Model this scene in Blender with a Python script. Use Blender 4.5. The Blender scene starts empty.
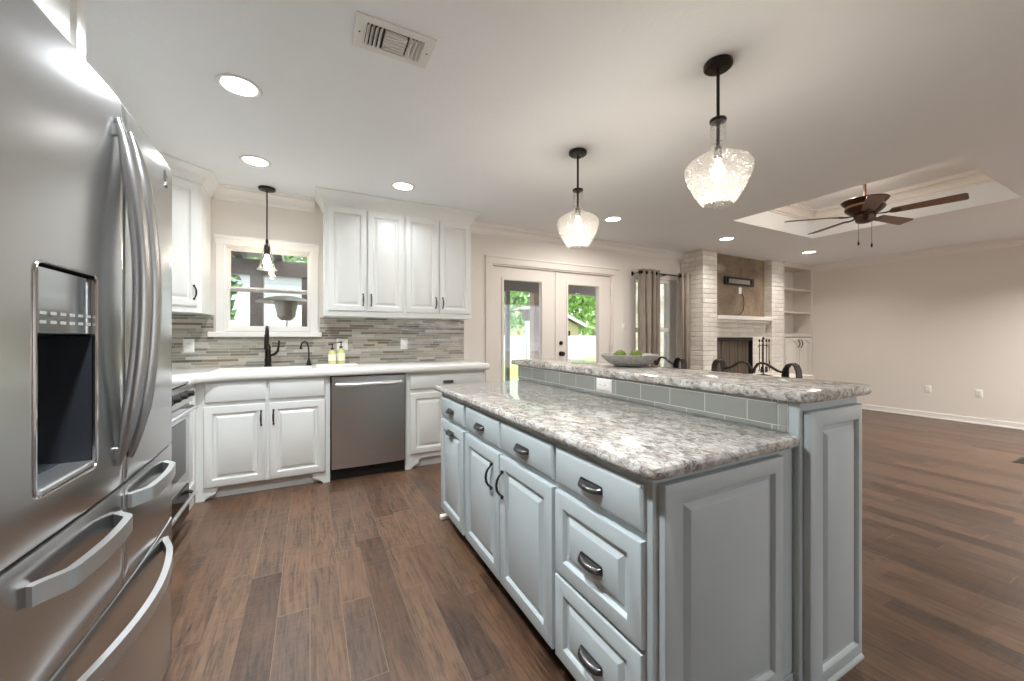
import bpy, bmesh, math, random
from mathutils import Vector, Matrix

random.seed(7)
sc = bpy.context.scene
col = sc.collection
V = Vector
PI = math.pi

# ------------------------------------------------------------------ camera
cam_d = bpy.data.cameras.new('camera')
cam = bpy.data.objects.new('camera', cam_d)
col.objects.link(cam)
cam.location = (0, 0, 1.22)
cam.rotation_euler = (PI / 2, 0, -math.atan(202 / 387.0))
cam_d.sensor_width = 36
cam_d.lens = 387.0 / 1024 * 36
cam_d.shift_y = -3.5 / 1024
cam_d.clip_start = 0.02
cam_d.clip_end = 200
sc.camera = cam

# ------------------------------------------------------------------ view, sky, sun
sc.view_settings.view_transform = 'Standard'
sc.view_settings.look = 'None'
sc.view_settings.gamma = 1
sc.view_settings.use_curve_mapping = False
sc.view_settings.exposure = 0.9
sc.cycles.use_denoising = True
sc.cycles.max_bounces = 12
sc.cycles.diffuse_bounces = 6
sc.cycles.transparent_max_bounces = 16
sc.cycles.caustics_reflective = False
sc.cycles.caustics_refractive = False
sc.cycles.sample_clamp_indirect = 6

CAN_W = 11.0          # power of one recessed lamp
SKY = 2.2
world = bpy.data.worlds.new('sky')
sc.world = world
world.use_nodes = True
bgn = world.node_tree.nodes['Background']
bgn.inputs[0].default_value = (0.86, 0.94, 1.0, 1)
bgn.inputs[1].default_value = SKY
sun_d = bpy.data.lights.new('sun', 'SUN')
sun_d.energy = 5.0
sun_d.angle = 0.02
sun_d.color = (1, 0.96, 0.88)
sun = bpy.data.objects.new('sun', sun_d)
col.objects.link(sun)
sun.rotation_euler = V((-.80, .12, -.85)).to_track_quat('-Z', 'Y').to_euler()   # high, from the right end of the house


# ------------------------------------------------------------------ material helpers
def srgb(r, g, b):
    f = lambda c: (c / 255 / 12.92) if c / 255 <= 0.04045 else ((c / 255 + 0.055) / 1.055) ** 2.4
    return (f(r), f(g), f(b), 1)


class G:
    """a small wrapper for building shader nodes"""
    def __init__(s, name):
        s.mat = bpy.data.materials.new(name)
        s.mat.use_nodes = True
        s.nt = s.mat.node_tree
        s.b = s.nt.nodes['Principled BSDF']
        s.out = s.nt.nodes['Material Output']

    def node(s, t, **kw):
        n = s.nt.nodes.new(t)
        for k, v in kw.items():
            setattr(n, k, v)
        return n

    def link(s, a, b):
        s.nt.links.new(a, b)

    def put(s, sock, v):
        if v is None:
            return
        if isinstance(v, bpy.types.NodeSocket):
            s.link(v, sock)
        else:
            sock.default_value = v

    def math(s, op, a, b=None, c=None):
        n = s.node('ShaderNodeMath', operation=op)
        s.put(n.inputs[0], a); s.put(n.inputs[1], b)
        if c is not None:
            s.put(n.inputs[2], c)
        return n.outputs[0]

    def coord(s, which='Object'):
        return s.node('ShaderNodeTexCoord').outputs[which]

    def sep(s, v):
        n = s.node('ShaderNodeSeparateXYZ'); s.link(v, n.inputs[0])
        return n.outputs[0], n.outputs[1], n.outputs[2]

    def comb(s, x=0.0, y=0.0, z=0.0):
        n = s.node('ShaderNodeCombineXYZ')
        s.put(n.inputs[0], x); s.put(n.inputs[1], y); s.put(n.inputs[2], z)
        return n.outputs[0]

    def scale(s, v, xyz):
        n = s.node('ShaderNodeMapping'); s.link(v, n.inputs['Vector'])
        n.inputs['Scale'].default_value = xyz
        return n.outputs[0]

    def noise(s, v, scale, detail=3, rough=0.5, dist=0.0):
        n = s.node('ShaderNodeTexNoise')
        if v is not None:
            s.link(v, n.inputs['Vector'])
        n.inputs['Scale'].default_value = scale
        n.inputs['Detail'].default_value = detail
        n.inputs['Roughness'].default_value = rough
        n.inputs['Distortion'].default_value = dist
        return n.outputs['Fac']

    def voronoi(s, v, scale):
        n = s.node('ShaderNodeTexVoronoi')
        s.link(v, n.inputs['Vector']); n.inputs['Scale'].default_value = scale
        return n.outputs['Distance'], n.outputs['Color']

    def white(s, v):
        n = s.node('ShaderNodeTexWhiteNoise'); s.link(v, n.inputs['Vector'])
        return n.outputs['Value'], n.outputs['Color']

    def ramp(s, f, stops, interp='LINEAR'):
        n = s.node('ShaderNodeValToRGB'); s.link(f, n.inputs[0])
        r = n.color_ramp; r.interpolation = interp
        while len(r.elements) < len(stops):
            r.elements.new(0.5)
        for e, (p, c) in zip(r.elements, stops):
            e.position = p
            e.color = c if not isinstance(c, (int, float)) else (c, c, c, 1)
        return n.outputs[0]

    def mix(s, f, a, b, mode='MIX'):
        n = s.node('ShaderNodeMix', data_type='RGBA', blend_type=mode)
        s.put(n.inputs[0], f); s.put(n.inputs[6], a); s.put(n.inputs[7], b)
        return n.outputs[2]

    def bump(s, h, strength=0.2, dist=0.01):
        n = s.node('ShaderNodeBump')
        s.link(h, n.inputs['Height'])
        n.inputs['Strength'].default_value = strength
        n.inputs['Distance'].default_value = dist
        s.link(n.outputs[0], s.b.inputs['Normal'])
        return n.outputs[0]

    def set(s, **kw):
        names = dict(color='Base Color', rough='Roughness', metal='Metallic', spec='Specular IOR Level', coat='Coat Weight',
                     coat_rough='Coat Roughness', emit='Emission Color', emit_s='Emission Strength', alpha='Alpha', trans='Transmission Weight',
                     sheen='Sheen Weight')
        for k, v in kw.items():
            s.put(s.b.inputs[names[k]], v)
        return s


def plain(name, c, rough=0.5, metal=0.0, spec=0.5, var=0.04, vscale=6.0, bump=0.0, bscale=80.0, **kw):
    """paint / metal / plastic with a little procedural variation"""
    g = G(name)
    co = g.coord()
    n = g.noise(co, vscale, 3)
    c2 = tuple(max(0, x * (1 - var * 2)) for x in c[:3]) + (1,)
    g.set(color=g.mix(n, c, c2), rough=rough, metal=metal, spec=spec, **kw)
    if bump:
        g.bump(g.noise(co, bscale, 2), bump, 0.004)
    return g.mat


def planks(g, u, v, w, L, gap):
    """rows of width w in u, boards of length L in v: returns random value, colour, gap mask"""
    ru = g.math('DIVIDE', u, w)
    row = g.math('FLOOR', ru)
    rv, rc = g.white(g.comb(row, 3.7, 1.3))
    rv2, _ = g.white(g.comb(row, 9.1, 5.3))
    ll = g.math('MULTIPLY', g.math('ADD', g.math('MULTIPLY', rv2, 0.9), 0.55), L)
    vv = g.math('DIVIDE', g.math('ADD', v, g.math('MULTIPLY', rv, 7.0)), ll)
    c = g.math('FLOOR', vv)
    val, colr = g.white(g.comb(row, c, 0.5))
    fu = g.math('FRACT', ru)
    fv = g.math('FRACT', vv)
    du = g.math('MULTIPLY', g.math('MINIMUM', fu, g.math('SUBTRACT', 1.0, fu)), w)
    dv = g.math('MULTIPLY', g.math('MINIMUM', fv, g.math('SUBTRACT', 1.0, fv)), ll)
    d = g.math('MINIMUM', du, dv)
    mask = g.math('LESS_THAN', d, gap)
    return val, colr, mask, d


# ------------------------------------------------------------------ materials
def make_floor():
    g = G('hand scraped hickory')
    x, y, z = g.sep(g.coord())
    val, colr, gap, d = planks(g, x, y, 0.128, 0.85, 0.0016)
    wob = g.comb(g.math('MULTIPLY', x, 20.0), g.math('ADD', g.math('MULTIPLY', y, 1.6), g.math('MULTIPLY', val, 40.0)), g.math('MULTIPLY', val, 30.0))
    grain = g.noise(wob, 3.0, 6, 0.62, 1.1)
    cloud = g.noise(g.comb(g.math('MULTIPLY', x, 3.0), g.math('ADD', y, g.math('MULTIPLY', val, 9.0)), val), 3.0, 3, 0.55, 0.6)
    base = g.ramp(val, [(0.0, srgb(70, 50, 38)), (0.25, srgb(92, 66, 48)), (0.5, srgb(98, 75, 58)), (0.75, srgb(106, 79, 60)), (1.0, srgb(78, 61, 51))])
    dark = g.ramp(grain, [(0.35, 0.42), (0.48, 0.9), (0.64, 1.28)])
    c = g.mix(1.0, base, dark, 'MULTIPLY')
    c = g.mix(g.math('MULTIPLY', g.ramp(cloud, [(0.5, 0.0), (0.75, 1.0)]), 0.35), c, srgb(124, 90, 64))
    c = g.mix(g.math('MULTIPLY', gap, 0.75), c, g.mix(val, srgb(30, 22, 18), srgb(150, 122, 98)))
    g.set(color=c, rough=g.math('ADD', 0.26, g.math('MULTIPLY', grain, 0.24)), spec=0.6, coat=0.12, coat_rough=0.25)
    ripple = g.noise(g.comb(g.math('MULTIPLY', x, 4.0), g.math('MULTIPLY', y, 15.0), g.math('MULTIPLY', val, 20.0)), 1.6, 2, 0.5, 0.8)
    h = g.math('ADD', g.math('MULTIPLY', ripple, 0.7), g.math('MULTIPLY', grain, 0.4))
    h = g.math('SUBTRACT', h, g.math('MULTIPLY', gap, 0.8))
    g.bump(h, 0.4, 0.007)
    return g.mat


def make_granite():
    g = G('speckled granite')
    co = g.coord()
    flow = g.noise(g.scale(co, (1.0, 0.6, 1.0)), 10.0, 5, 0.68, 1.6)
    mid = g.noise(g.scale(co, (1.0, 0.7, 1.0)), 40.0, 5, 0.72, 0.9)
    fine = g.noise(co, 170.0, 3, 0.7)
    c = g.ramp(mid, [(0.30, srgb(86, 82, 81)), (0.41, srgb(134, 129, 125)), (0.49, srgb(182, 178, 173)), (0.6, srgb(216, 213, 209))])
    c = g.mix(g.math('MULTIPLY', g.ramp(flow, [(0.48, 0.0), (0.64, 1.0)]), 0.5), c, srgb(142, 127, 115))
    c = g.mix(g.math('MULTIPLY', g.ramp(flow, [(0.32, 1.0), (0.46, 0.0)]), 0.8), c, srgb(214, 211, 207))
    dk = g.ramp(g.math('ADD', g.math('MULTIPLY', fine, 0.6), g.math('MULTIPLY', flow, 0.4)), [(0.36, 1.0), (0.43, 0.0)])
    c = g.mix(g.math('MULTIPLY', dk, 0.8), c, srgb(58, 55, 57))
    dk2 = g.ramp(g.noise(g.scale(co, (1, .6, 1)), 26.0, 6, 0.78, 0.8), [(0.34, 1.0), (0.43, 0.0)])
    c = g.mix(g.math('MULTIPLY', dk2, 0.75), c, srgb(62, 58, 58))
    g.set(color=c, rough=0.09, spec=0.55)
    return g.mat


def make_mosaic():
    g = G('linear glass and stone mosaic')
    x, y, z = g.sep(g.coord())
    val, colr, gap, d = planks(g, g.math('ADD', z, 0.003), x, 0.0245, 0.18, 0.0012)
    c = g.ramp(val, [(0.0, srgb(170, 164, 154)), (0.2, srgb(128, 126, 121)), (0.36, srgb(192, 187, 177)), (0.5, srgb(150, 143, 130)),
                     (0.64, srgb(106, 101, 94)), (0.76, srgb(176, 165, 148)), (0.88, srgb(100, 78, 60)), (0.95, srgb(74, 60, 50))], 'CONSTANT')
    st = g.noise(g.comb(g.math('MULTIPLY', x, 9.0), 0.0, g.math('MULTIPLY', z, 120.0)), 2.0, 3)
    c = g.mix(0.3, c, g.ramp(st, [(0.3, srgb(120, 113, 103)), (0.7, srgb(190, 185, 175))]))
    c = g.mix(gap, c, srgb(196, 190, 180))
    _, cy, _ = g.sep(colr)
    g.set(color=c, rough=g.ramp(cy, [(0.4, 0.12), (0.6, 0.45)]), spec=0.5)
    g.bump(g.math('SUBTRACT', 1.0, gap), 0.4, 0.002)
    return g.mat


def make_bar_tile():
    g = G('grey glass subway tile')
    x, y, z = g.sep(g.coord())
    y = g.math('ADD', y, 1.68)
    r = g.math('DIVIDE', g.math('SUBTRACT', z, 0.914), 0.076)
    row = g.math('FLOOR', r)
    sh = g.math('MULTIPLY', g.math('ABSOLUTE', g.math('MODULO', row, 2.0)), 0.5)
    t = g.math('ADD', g.math('DIVIDE', g.math('SUBTRACT', y, 0.87), 0.174), sh)
    fr, ft = g.math('FRACT', r), g.math('FRACT', t)
    d1 = g.math('MULTIPLY', g.math('MINIMUM', fr, g.math('SUBTRACT', 1.0, fr)), 0.076)
    d2 = g.math('MULTIPLY', g.math('MINIMUM', ft, g.math('SUBTRACT', 1.0, ft)), 0.174)
    gap = g.math('LESS_THAN', g.math('MINIMUM', d1, d2), 0.0011)
    val, _ = g.white(g.comb(row, g.math('FLOOR', t), 0.0))
    c = g.ramp(val, [(0, srgb(132, 134, 129)), (1, srgb(143, 145, 139))])
    c = g.mix(gap, c, srgb(214, 214, 210))
    g.set(color=c, rough=0.1, spec=0.5)
    g.bump(g.math('SUBTRACT', 1.0, gap), 0.3, 0.002)
    return g.mat


def make_brick(name='white painted brick', L=0.205, Hh=0.072, ca=srgb(226, 218, 208), cb=srgb(240, 234, 226), cm=srgb(206, 196, 184)):
    g = G(name)
    x, y, z = g.sep(g.coord())
    u = g.math('ADD', x, y)
    r = g.math('DIVIDE', z, Hh)
    row = g.math('FLOOR', r)
    sh = g.math('MULTIPLY', g.math('ABSOLUTE', g.math('MODULO', row, 2.0)), 0.5)
    t = g.math('ADD', g.math('DIVIDE', u, L), sh)
    fr, ft = g.math('FRACT', r), g.math('FRACT', t)
    d1 = g.math('MULTIPLY', g.math('MINIMUM', fr, g.math('SUBTRACT', 1.0, fr)), Hh)
    d2 = g.math('MULTIPLY', g.math('MINIMUM', ft, g.math('SUBTRACT', 1.0, ft)), L)
    d = g.math('MINIMUM', d1, d2)
    prof = g.ramp(g.math('MULTIPLY', d, 100.0), [(0.25, 0.0), (0.9, 1.0)])
    val, _ = g.white(g.comb(row, g.math('FLOOR', t), 0.0))
    n = g.noise(g.coord(), 40.0, 4, 0.6)
    c = g.ramp(val, [(0, ca), (1, cb)])
    c = g.mix(g.math('MULTIPLY', g.math('SUBTRACT', 1.0, prof), 0.35), c, cm)
    g.set(color=c, rough=0.6)
    g.bump(g.math('ADD', prof, g.math('MULTIPLY', n, 0.35)), 0.9, 0.012)
    return g.mat


def make_steel(name, c, rough=0.26, axis='y'):
    g = G(name)
    co = g.coord()
    sc3 = {'y': (3, 3, 900), 'x': (3, 3, 900), 'z': (700, 700, 2)}[axis]
    n = g.noise(g.scale(co, sc3), 1.0, 1)
    g.set(color=g.ramp(n, [(0.3, tuple(k * 0.985 for k in c[:3]) + (1,)), (0.7, c)]), metal=1.0, rough=rough)
    return g.mat


def make_pane(name, tint=(1, 1, 1, 1), refl=0.06):
    g = G(name)
    tr = g.node('ShaderNodeBsdfTransparent'); tr.inputs[0].default_value = tint
    gl = g.node('ShaderNodeBsdfGlossy'); gl.inputs['Roughness'].default_value = 0.02
    n = g.noise(g.coord(), 2.0, 2)
    lw = g.node('ShaderNodeLayerWeight'); lw.inputs['Blend'].default_value = 0.35
    f = g.math('ADD', g.math('MULTIPLY', lw.outputs['Fresnel'], 0.5), g.math('MULTIPLY', n, refl))
    m = g.node('ShaderNodeMixShader')
    g.link(f, m.inputs[0]); g.link(tr.outputs[0], m.inputs[1]); g.link(gl.outputs[0], m.inputs[2])
    g.link(m.outputs[0], g.out.inputs[0])
    return g.mat


def make_seeded():
    """clear blown glass with seeds: thin walls, mostly see-through"""
    g = G('seeded clear glass')
    tr = g.node('ShaderNodeBsdfTransparent'); tr.inputs[0].default_value = (0.97, 0.97, 0.96, 1)
    gl = g.node('ShaderNodeBsdfGlossy'); gl.inputs['Roughness'].default_value = 0.05
    df = g.node('ShaderNodeBsdfTranslucent'); df.inputs[0].default_value = (0.95, 0.93, 0.9, 1)
    co = g.coord()
    vd, vc = g.voronoi(co, 70.0)
    b = g.node('ShaderNodeBump'); b.inputs['Strength'].default_value = 0.8; b.inputs['Distance'].default_value = 0.004
    g.link(vd, b.inputs['Height']); g.link(b.outputs[0], gl.inputs['Normal'])
    lw = g.node('ShaderNodeLayerWeight'); lw.inputs['Blend'].default_value = 0.3
    m1 = g.node('ShaderNodeMixShader')
    g.link(g.ramp(vd, [(0.14, 0.36), (0.30, 0.05)]), m1.inputs[0]); g.link(tr.outputs[0], m1.inputs[1]); g.link(df.outputs[0], m1.inputs[2])
    m2 = g.node('ShaderNodeMixShader')
    g.link(g.math('MULTIPLY', lw.outputs['Facing'], 0.7), m2.inputs[0]); g.link(m1.outputs[0], m2.inputs[1]); g.link(gl.outputs[0], m2.inputs[2])
    g.link(m2.outputs[0], g.out.inputs[0])
    return g.mat


def make_emit(name, c, s):
    g = G(name)
    n = g.noise(g.coord(), 8.0, 1)
    g.set(color=c, emit=g.mix(n, c, tuple(k * 0.97 for k in c[:3]) + (1,)), emit_s=s)
    return g.mat


def make_siding():
    g = G('white lap siding')
    x, y, z = g.sep(g.coord())
    f = g.math('FRACT', g.math('DIVIDE', z, 0.17))
    n = g.noise(g.coord(), 3.0, 2)
    c = g.mix(g.math('LESS_THAN', f, 0.1), g.mix(n, srgb(206, 211, 214), srgb(196, 201, 205)), srgb(170, 178, 184))
    g.set(color=c, rough=0.6)
    g.bump(f, 0.6, 0.02)
    return g.mat


def make_pickets():
    g = G('whitewashed picket boards')
    x, y, z = g.sep(g.coord())
    u = g.math('DIVIDE', x, 0.16)
    f = g.math('FRACT', u)
    val, _ = g.white(g.comb(g.math('FLOOR', u), 0.0, 0.0))
    c = g.ramp(val, [(0, srgb(184, 190, 198)), (1, srgb(220, 224, 228))])
    c = g.mix(g.math('LESS_THAN', f, 0.12), c, srgb(140, 148, 158))
    g.set(color=c, rough=0.8)
    return g.mat


def make_leaf(name, a, b, c3):
    g = G(name)
    n = g.noise(g.coord(), 1.7, 4, 0.7)
    g.set(color=g.ramp(n, [(0.32, a), (0.5, b), (0.68, c3)]), rough=0.55)
    return g.mat


def make_plaster():
    g = G('stained brown plaster')
    co = g.coord()
    big = g.noise(co, 2.2, 5, 0.6, 0.8)
    fi = g.noise(co, 30.0, 4, 0.6)
    c = g.ramp(big, [(0.32, srgb(104, 87, 70)), (0.5, srgb(130, 112, 92)), (0.66, srgb(150, 132, 108))])
    x, y, z = g.sep(co)
    # pale scuffed patch at the upper left of the recess
    dx = g.math('MULTIPLY', g.math('SUBTRACT', x, -0.50), 3.2)
    dz = g.math('MULTIPLY', g.math('SUBTRACT', z, 2.32), 6.5)
    r = g.math('SQRT', g.math('ADD', g.math('MULTIPLY', dx, dx), g.math('MULTIPLY', dz, dz)))
    p = g.math('MULTIPLY', g.ramp(g.math('ADD', r, g.math('MULTIPLY', big, 0.8)), [(0.55, 1.0), (1.0, 0.0)]), 0.6)
    c = g.mix(p, c, srgb(206, 194, 172))
    c = g.mix(0.22, c, g.ramp(fi, [(0.3, srgb(72, 58, 46)), (0.7, srgb(160, 142, 118))]))
    g.set(color=c, rough=0.75)
    return g.mat


def make_drape():
    g = G('taupe drapery')
    x, y, z = g.sep(g.coord())
    n = g.noise(g.comb(g.math('MULTIPLY', x, 40.0), g.math('MULTIPLY', y, 40.0), g.math('MULTIPLY', z, 2.0)), 3.0, 2)
    g.set(color=g.ramp(n, [(0.3, srgb(140, 128, 116)), (0.7, srgb(170, 158, 146))]), rough=0.6, sheen=0.2)
    return g.mat


def make_wood(name, a, b):
    g = G(name)
    co = g.coord()
    n = g.noise(g.scale(co, (14, 14, 14)), 1.5, 5, 0.6, 2.0)
    g.set(color=g.ramp(n, [(0.35, a), (0.65, b)]), rough=0.4)
    return g.mat


def make_bowl():
    g = G('ribbed grey ceramic')
    x, y, z = g.sep(g.coord())
    a = g.math('ARCTAN2', y, x)
    w = g.math('SINE', g.math('MULTIPLY', a, 60.0))
    n = g.noise(g.coord(), 60.0, 3)
    g.set(color=g.ramp(n, [(0.3, srgb(150, 148, 144)), (0.7, srgb(186, 184, 180))]), rough=0.55)
    g.bump(g.math('ADD', g.math('MULTIPLY', w, 0.5), n), 0.5, 0.004)
    return g.mat


M = {}
M['floor'] = make_floor()
M['granite'] = make_granite()
M['mosaic'] = make_mosaic()
M['bartile'] = make_bar_tile()
M['brick'] = make_brick()
M['steel'] = make_steel('brushed stainless', (0.56, 0.565, 0.57, 1), 0.22)
M['steelx'] = make_steel('brushed stainless front', (0.56, 0.56, 0.56, 1), 0.33, 'z')
M['handle_steel'] = make_steel('satin steel handle', (0.66, 0.67, 0.68, 1), 0.36, 'y')
M['door_handle_steel'] = make_steel('grey satin door handle', (0.42, 0.42, 0.42, 1), 0.3, 'y')
M['chrome'] = plain('polished chrome', (0.8, 0.8, 0.82, 1), 0.08, 1.0)
M['fridge_side'] = plain('dark grey fridge side', srgb(92, 94, 96), 0.45, 0.0)
M['dark_plastic'] = plain('black plastic', srgb(28, 29, 31), 0.3)
M['cavity'] = plain('charcoal dispenser lining', srgb(52, 56, 62), 0.25)
M['white'] = plain('white cabinet paint', srgb(231, 232, 230), 0.32, var=0.01)
M['grey'] = plain('blue grey cabinet paint', srgb(180, 189, 192), 0.34, var=0.02)
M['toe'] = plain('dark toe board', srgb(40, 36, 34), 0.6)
M['trim'] = plain('white trim paint', srgb(236, 232, 227), 0.35, var=0.01)
M['shelfpaint'] = plain('greige shelf paint', srgb(222, 214, 205), 0.45, var=0.01)
M['doorpaint'] = plain('warm white door paint', srgb(229, 221, 213), 0.4, var=0.01)
M['wall'] = plain('warm greige wall paint', srgb(230, 223, 215), 0.7, var=0.01, bump=0.05, bscale=120)
M['ceil'] = plain('textured ceiling paint', srgb(238, 241, 244), 0.8, var=0.01, bump=0.35, bscale=38)
M['quartz'] = plain('white solid countertop', srgb(244, 243, 240), 0.12, var=0.01)
M['porcelain'] = plain('white sink enamel', srgb(238, 238, 236), 0.15, var=0.01)
M['bronze'] = plain('oil rubbed bronze', srgb(48, 42, 38), 0.35, 0.7)
M['pewter'] = plain('dark pewter pull', srgb(86, 84, 84), 0.28, 0.9)
M['iron'] = plain('dark wrought iron', srgb(62, 56, 52), 0.38, 0.6)
M['black'] = plain('matte black', srgb(22, 21, 20), 0.6)
M['blackglass'] = plain('black glass', srgb(14, 14, 15), 0.05)
M['soot'] = plain('soot black firebrick', srgb(30, 25, 21), 0.9)
M['mesh'] = plain('brown fire screen mesh', srgb(112, 98, 84), 0.6, 0.3, var=0.1, vscale=40)
M['plaster'] = make_plaster()
M['drape'] = make_drape()
M['bowl'] = make_bowl()
M['apple'] = plain('moss green skin', srgb(120, 142, 52), 0.6, var=0.25, vscale=30, bump=0.6, bscale=90)
M['soap'] = plain('yellow green soap', srgb(206, 203, 146), 0.25, var=0.03)
M['label_paper'] = plain('pale label', srgb(226, 226, 198), 0.5)
M['plate'] = plain('white outlet plastic', srgb(238, 236, 231), 0.35, var=0.01)
M['vent'] = plain('white enamelled grille', srgb(226, 225, 221), 0.45, var=0.01)
M['fanwood'] = make_wood('walnut fan blade', srgb(96, 60, 40), srgb(128, 84, 56))
M['fanmetal'] = plain('dark bronze fan metal', srgb(70, 50, 40), 0.35, 0.6)
M['copper'] = plain('antique copper band', srgb(176, 138, 104), 0.4, 0.5)
M['pane'] = make_pane('window pane')
M['sheerpane'] = make_pane('pendant clear pane', (0.97, 0.97, 0.97, 1), 0.1)
M['seeded'] = make_seeded()
M['lens'] = make_emit('lit lamp lens', (1.0, 0.98, 0.95, 1), 6.0)
M['bulb'] = make_emit('lit filament bulb', (1.0, 0.80, 0.55, 1), 9.0)
M['siding'] = make_siding()
M['picket'] = make_pickets()
M['leaf_bright'] = make_leaf('bright green leaves', srgb(70, 110, 40), srgb(120, 165, 60), srgb(170, 205, 100))  # yellower, brighter leaf green for some of the trees
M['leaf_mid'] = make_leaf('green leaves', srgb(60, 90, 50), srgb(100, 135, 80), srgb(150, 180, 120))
M['bark'] = make_wood('tree bark', srgb(74, 60, 50), srgb(110, 94, 80))
M['timber'] = make_wood('dark stained timber', srgb(70, 62, 58), srgb(96, 86, 80))
M['timber_warm'] = make_wood('brown cedar post', srgb(108, 84, 74), srgb(140, 114, 102))
M['lawn'] = make_leaf('lawn grass', srgb(96, 140, 50), srgb(130, 172, 66), srgb(156, 194, 92))
M['concrete'] = plain('patio concrete', srgb(196, 190, 182), 0.8, var=0.06)
M['tan'] = plain('tan house paint', srgb(196, 176, 148), 0.7)
M['roofing'] = plain('grey roof shingle', srgb(110, 108, 110), 0.8, var=0.1, vscale=30)
M['heater'] = plain('hammered bronze heater paint', srgb(96, 90, 80), 0.4, 0.4)
M['heater_steel'] = plain('satin heater steel', (0.6, 0.6, 0.6, 1), 0.3, 1.0)
M['stone'] = make_siding()
M['tan_brick'] = make_brick('pale garden stone', .34, .15, srgb(172, 160, 140), srgb(214, 208, 194), srgb(228, 226, 220))


# ------------------------------------------------------------------ mesh helpers
def new():
    return bmesh.new()


def box(bm, x0, x1, y0, y1, z0, z1, bev=0.0, seg=1):
    r = bmesh.ops.create_cube(bm, size=1, matrix=Matrix.Translation(((x0 + x1) / 2, (y0 + y1) / 2, (z0 + z1) / 2)) @ Matrix.Diagonal((x1 - x0, y1 - y0, z1 - z0, 1)))
    if bev:
        es = list({e for v in r['verts'] for e in v.link_edges})
        bmesh.ops.bevel(bm, geom=es, offset=bev, segments=seg, profile=0.5, affect='EDGES')
    return bm


def rings(bm, rr, close=True, cap0=True, cap1=True):
    """skin a list of rings (each a list of points)"""
    vs = [[bm.verts.new(p) for p in r] for r in rr]
    n = len(vs[0])
    for a, b in zip(vs, vs[1:]):
        for i in range(n if close else n - 1):
            j = (i + 1) % n
            bm.faces.new((a[i], a[j], b[j], b[i]))
    if cap0:
        bm.faces.new(list(reversed(vs[0])))
    if cap1:
        bm.faces.new(vs[-1])
    return vs


def frame_of(t):
    t = V(t).normalized()
    up = V((0, 0, 1)) if abs(t.z) < 0.95 else V((1, 0, 0))
    a = up.cross(t).normalized()
    return a, t.cross(a)


def frame4(bm, x0, x1, y0, y1, z0, z1, wl, wr, wb, wt, bev=0.0):
    box(bm, x0, x0 + wl, y0, y1, z0, z1, bev); box(bm, x1 - wr, x1, y0, y1, z0, z1, bev)
    box(bm, x0 + wl, x1 - wr, y0, y1, z0, z0 + wb, bev); box(bm, x0 + wl, x1 - wr, y0, y1, z1 - wt, z1, bev)
    return bm


def cyl(bm, p0, p1, r0, r1=None, n=16):
    p0, p1 = V(p0), V(p1)
    r1 = r0 if r1 is None else r1
    a, b = frame_of(p1 - p0)
    c = [(math.cos(2 * PI * i / n), math.sin(2 * PI * i / n)) for i in range(n)]
    rings(bm, [[p0 + a * x * r0 + b * y * r0 for x, y in c], [p1 + a * x * r1 + b * y * r1 for x, y in c]])
    return bm


def tube(bm, pts, r, n=8, up=None, flat=1.0):
    """round tube along points; r a number or a list; flat squeezes it along the second axis"""
    pts = [V(p) for p in pts]
    rs = r if isinstance(r, (list, tuple)) else [r] * len(pts)
    rr = []
    prev = None
    for i, p in enumerate(pts):
        t = (pts[min(i + 1, len(pts) - 1)] - pts[max(i - 1, 0)]).normalized()
        if up is not None:
            a = V(up).cross(t).normalized()
        elif prev is None:
            a, _ = frame_of(t)
        else:
            a = (prev - t * prev.dot(t)).normalized()
        prev = a
        b = t.cross(a)
        rr.append([p + a * math.cos(2 * PI * k / n) * rs[i] + b * math.sin(2 * PI * k / n) * rs[i] * flat for k in range(n)])
    rings(bm, rr)
    return bm


def strap(bm, pts, w, t, up):
    """flat bar along points lying in the plane across 'up': w wide along up, t thick"""
    pts = [V(p) for p in pts]
    up = V(up).normalized()
    rr = []
    for i, p in enumerate(pts):
        d = (pts[min(i + 1, len(pts) - 1)] - pts[max(i - 1, 0)]).normalized()
        a = up.cross(d).normalized()
        rr.append([p + a * t / 2 + up * w / 2, p - a * t / 2 + up * w / 2, p - a * t / 2 - up * w / 2, p + a * t / 2 - up * w / 2])
    rings(bm, rr)
    return bm


def lathe(bm, prof, c, n=32, axis=None):
    """revolve (r, h) about a line through c (vertical, or along axis)"""
    c = V(c)
    if axis is None:
        A, B, T = V((1, 0, 0)), V((0, 1, 0)), V((0, 0, 1))
    else:
        T = V(axis).normalized(); A, B = frame_of(T)
    rr = [[c + A * r * math.cos(2 * PI * k / n) + B * r * math.sin(2 * PI * k / n) + T * h for k in range(n)] for r, h in prof]
    rings(bm, rr, cap0=prof[0][0] > 1e-5, cap1=prof[-1][0] > 1e-5)
    bmesh.ops.remove_doubles(bm, verts=bm.verts, dist=1e-6)
    return bm


def ball(bm, c, r, sx=1, sy=1, sz=1, u=16, v=10):
    bmesh.ops.create_uvsphere(bm, u_segments=u, v_segments=v, radius=r, matrix=Matrix.Translation(c) @ Matrix.Diagonal((sx, sy, sz, 1)))
    return bm


def inset_poly(P, d):
    """inset a counter-clockwise polygon by d"""
    n = len(P)
    out = []
    for i in range(n):
        a, b, c = V(P[i - 1]), V(P[i]), V(P[(i + 1) % n])
        d1, d2 = (b - a).normalized(), (c - b).normalized()
        n1, n2 = V((-d1.y, d1.x)), V((-d2.y, d2.x))
        k = max(0.3, 1 + n1.dot(n2))
        out.append(b + (n1 + n2) * (d / k))
    return out


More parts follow.
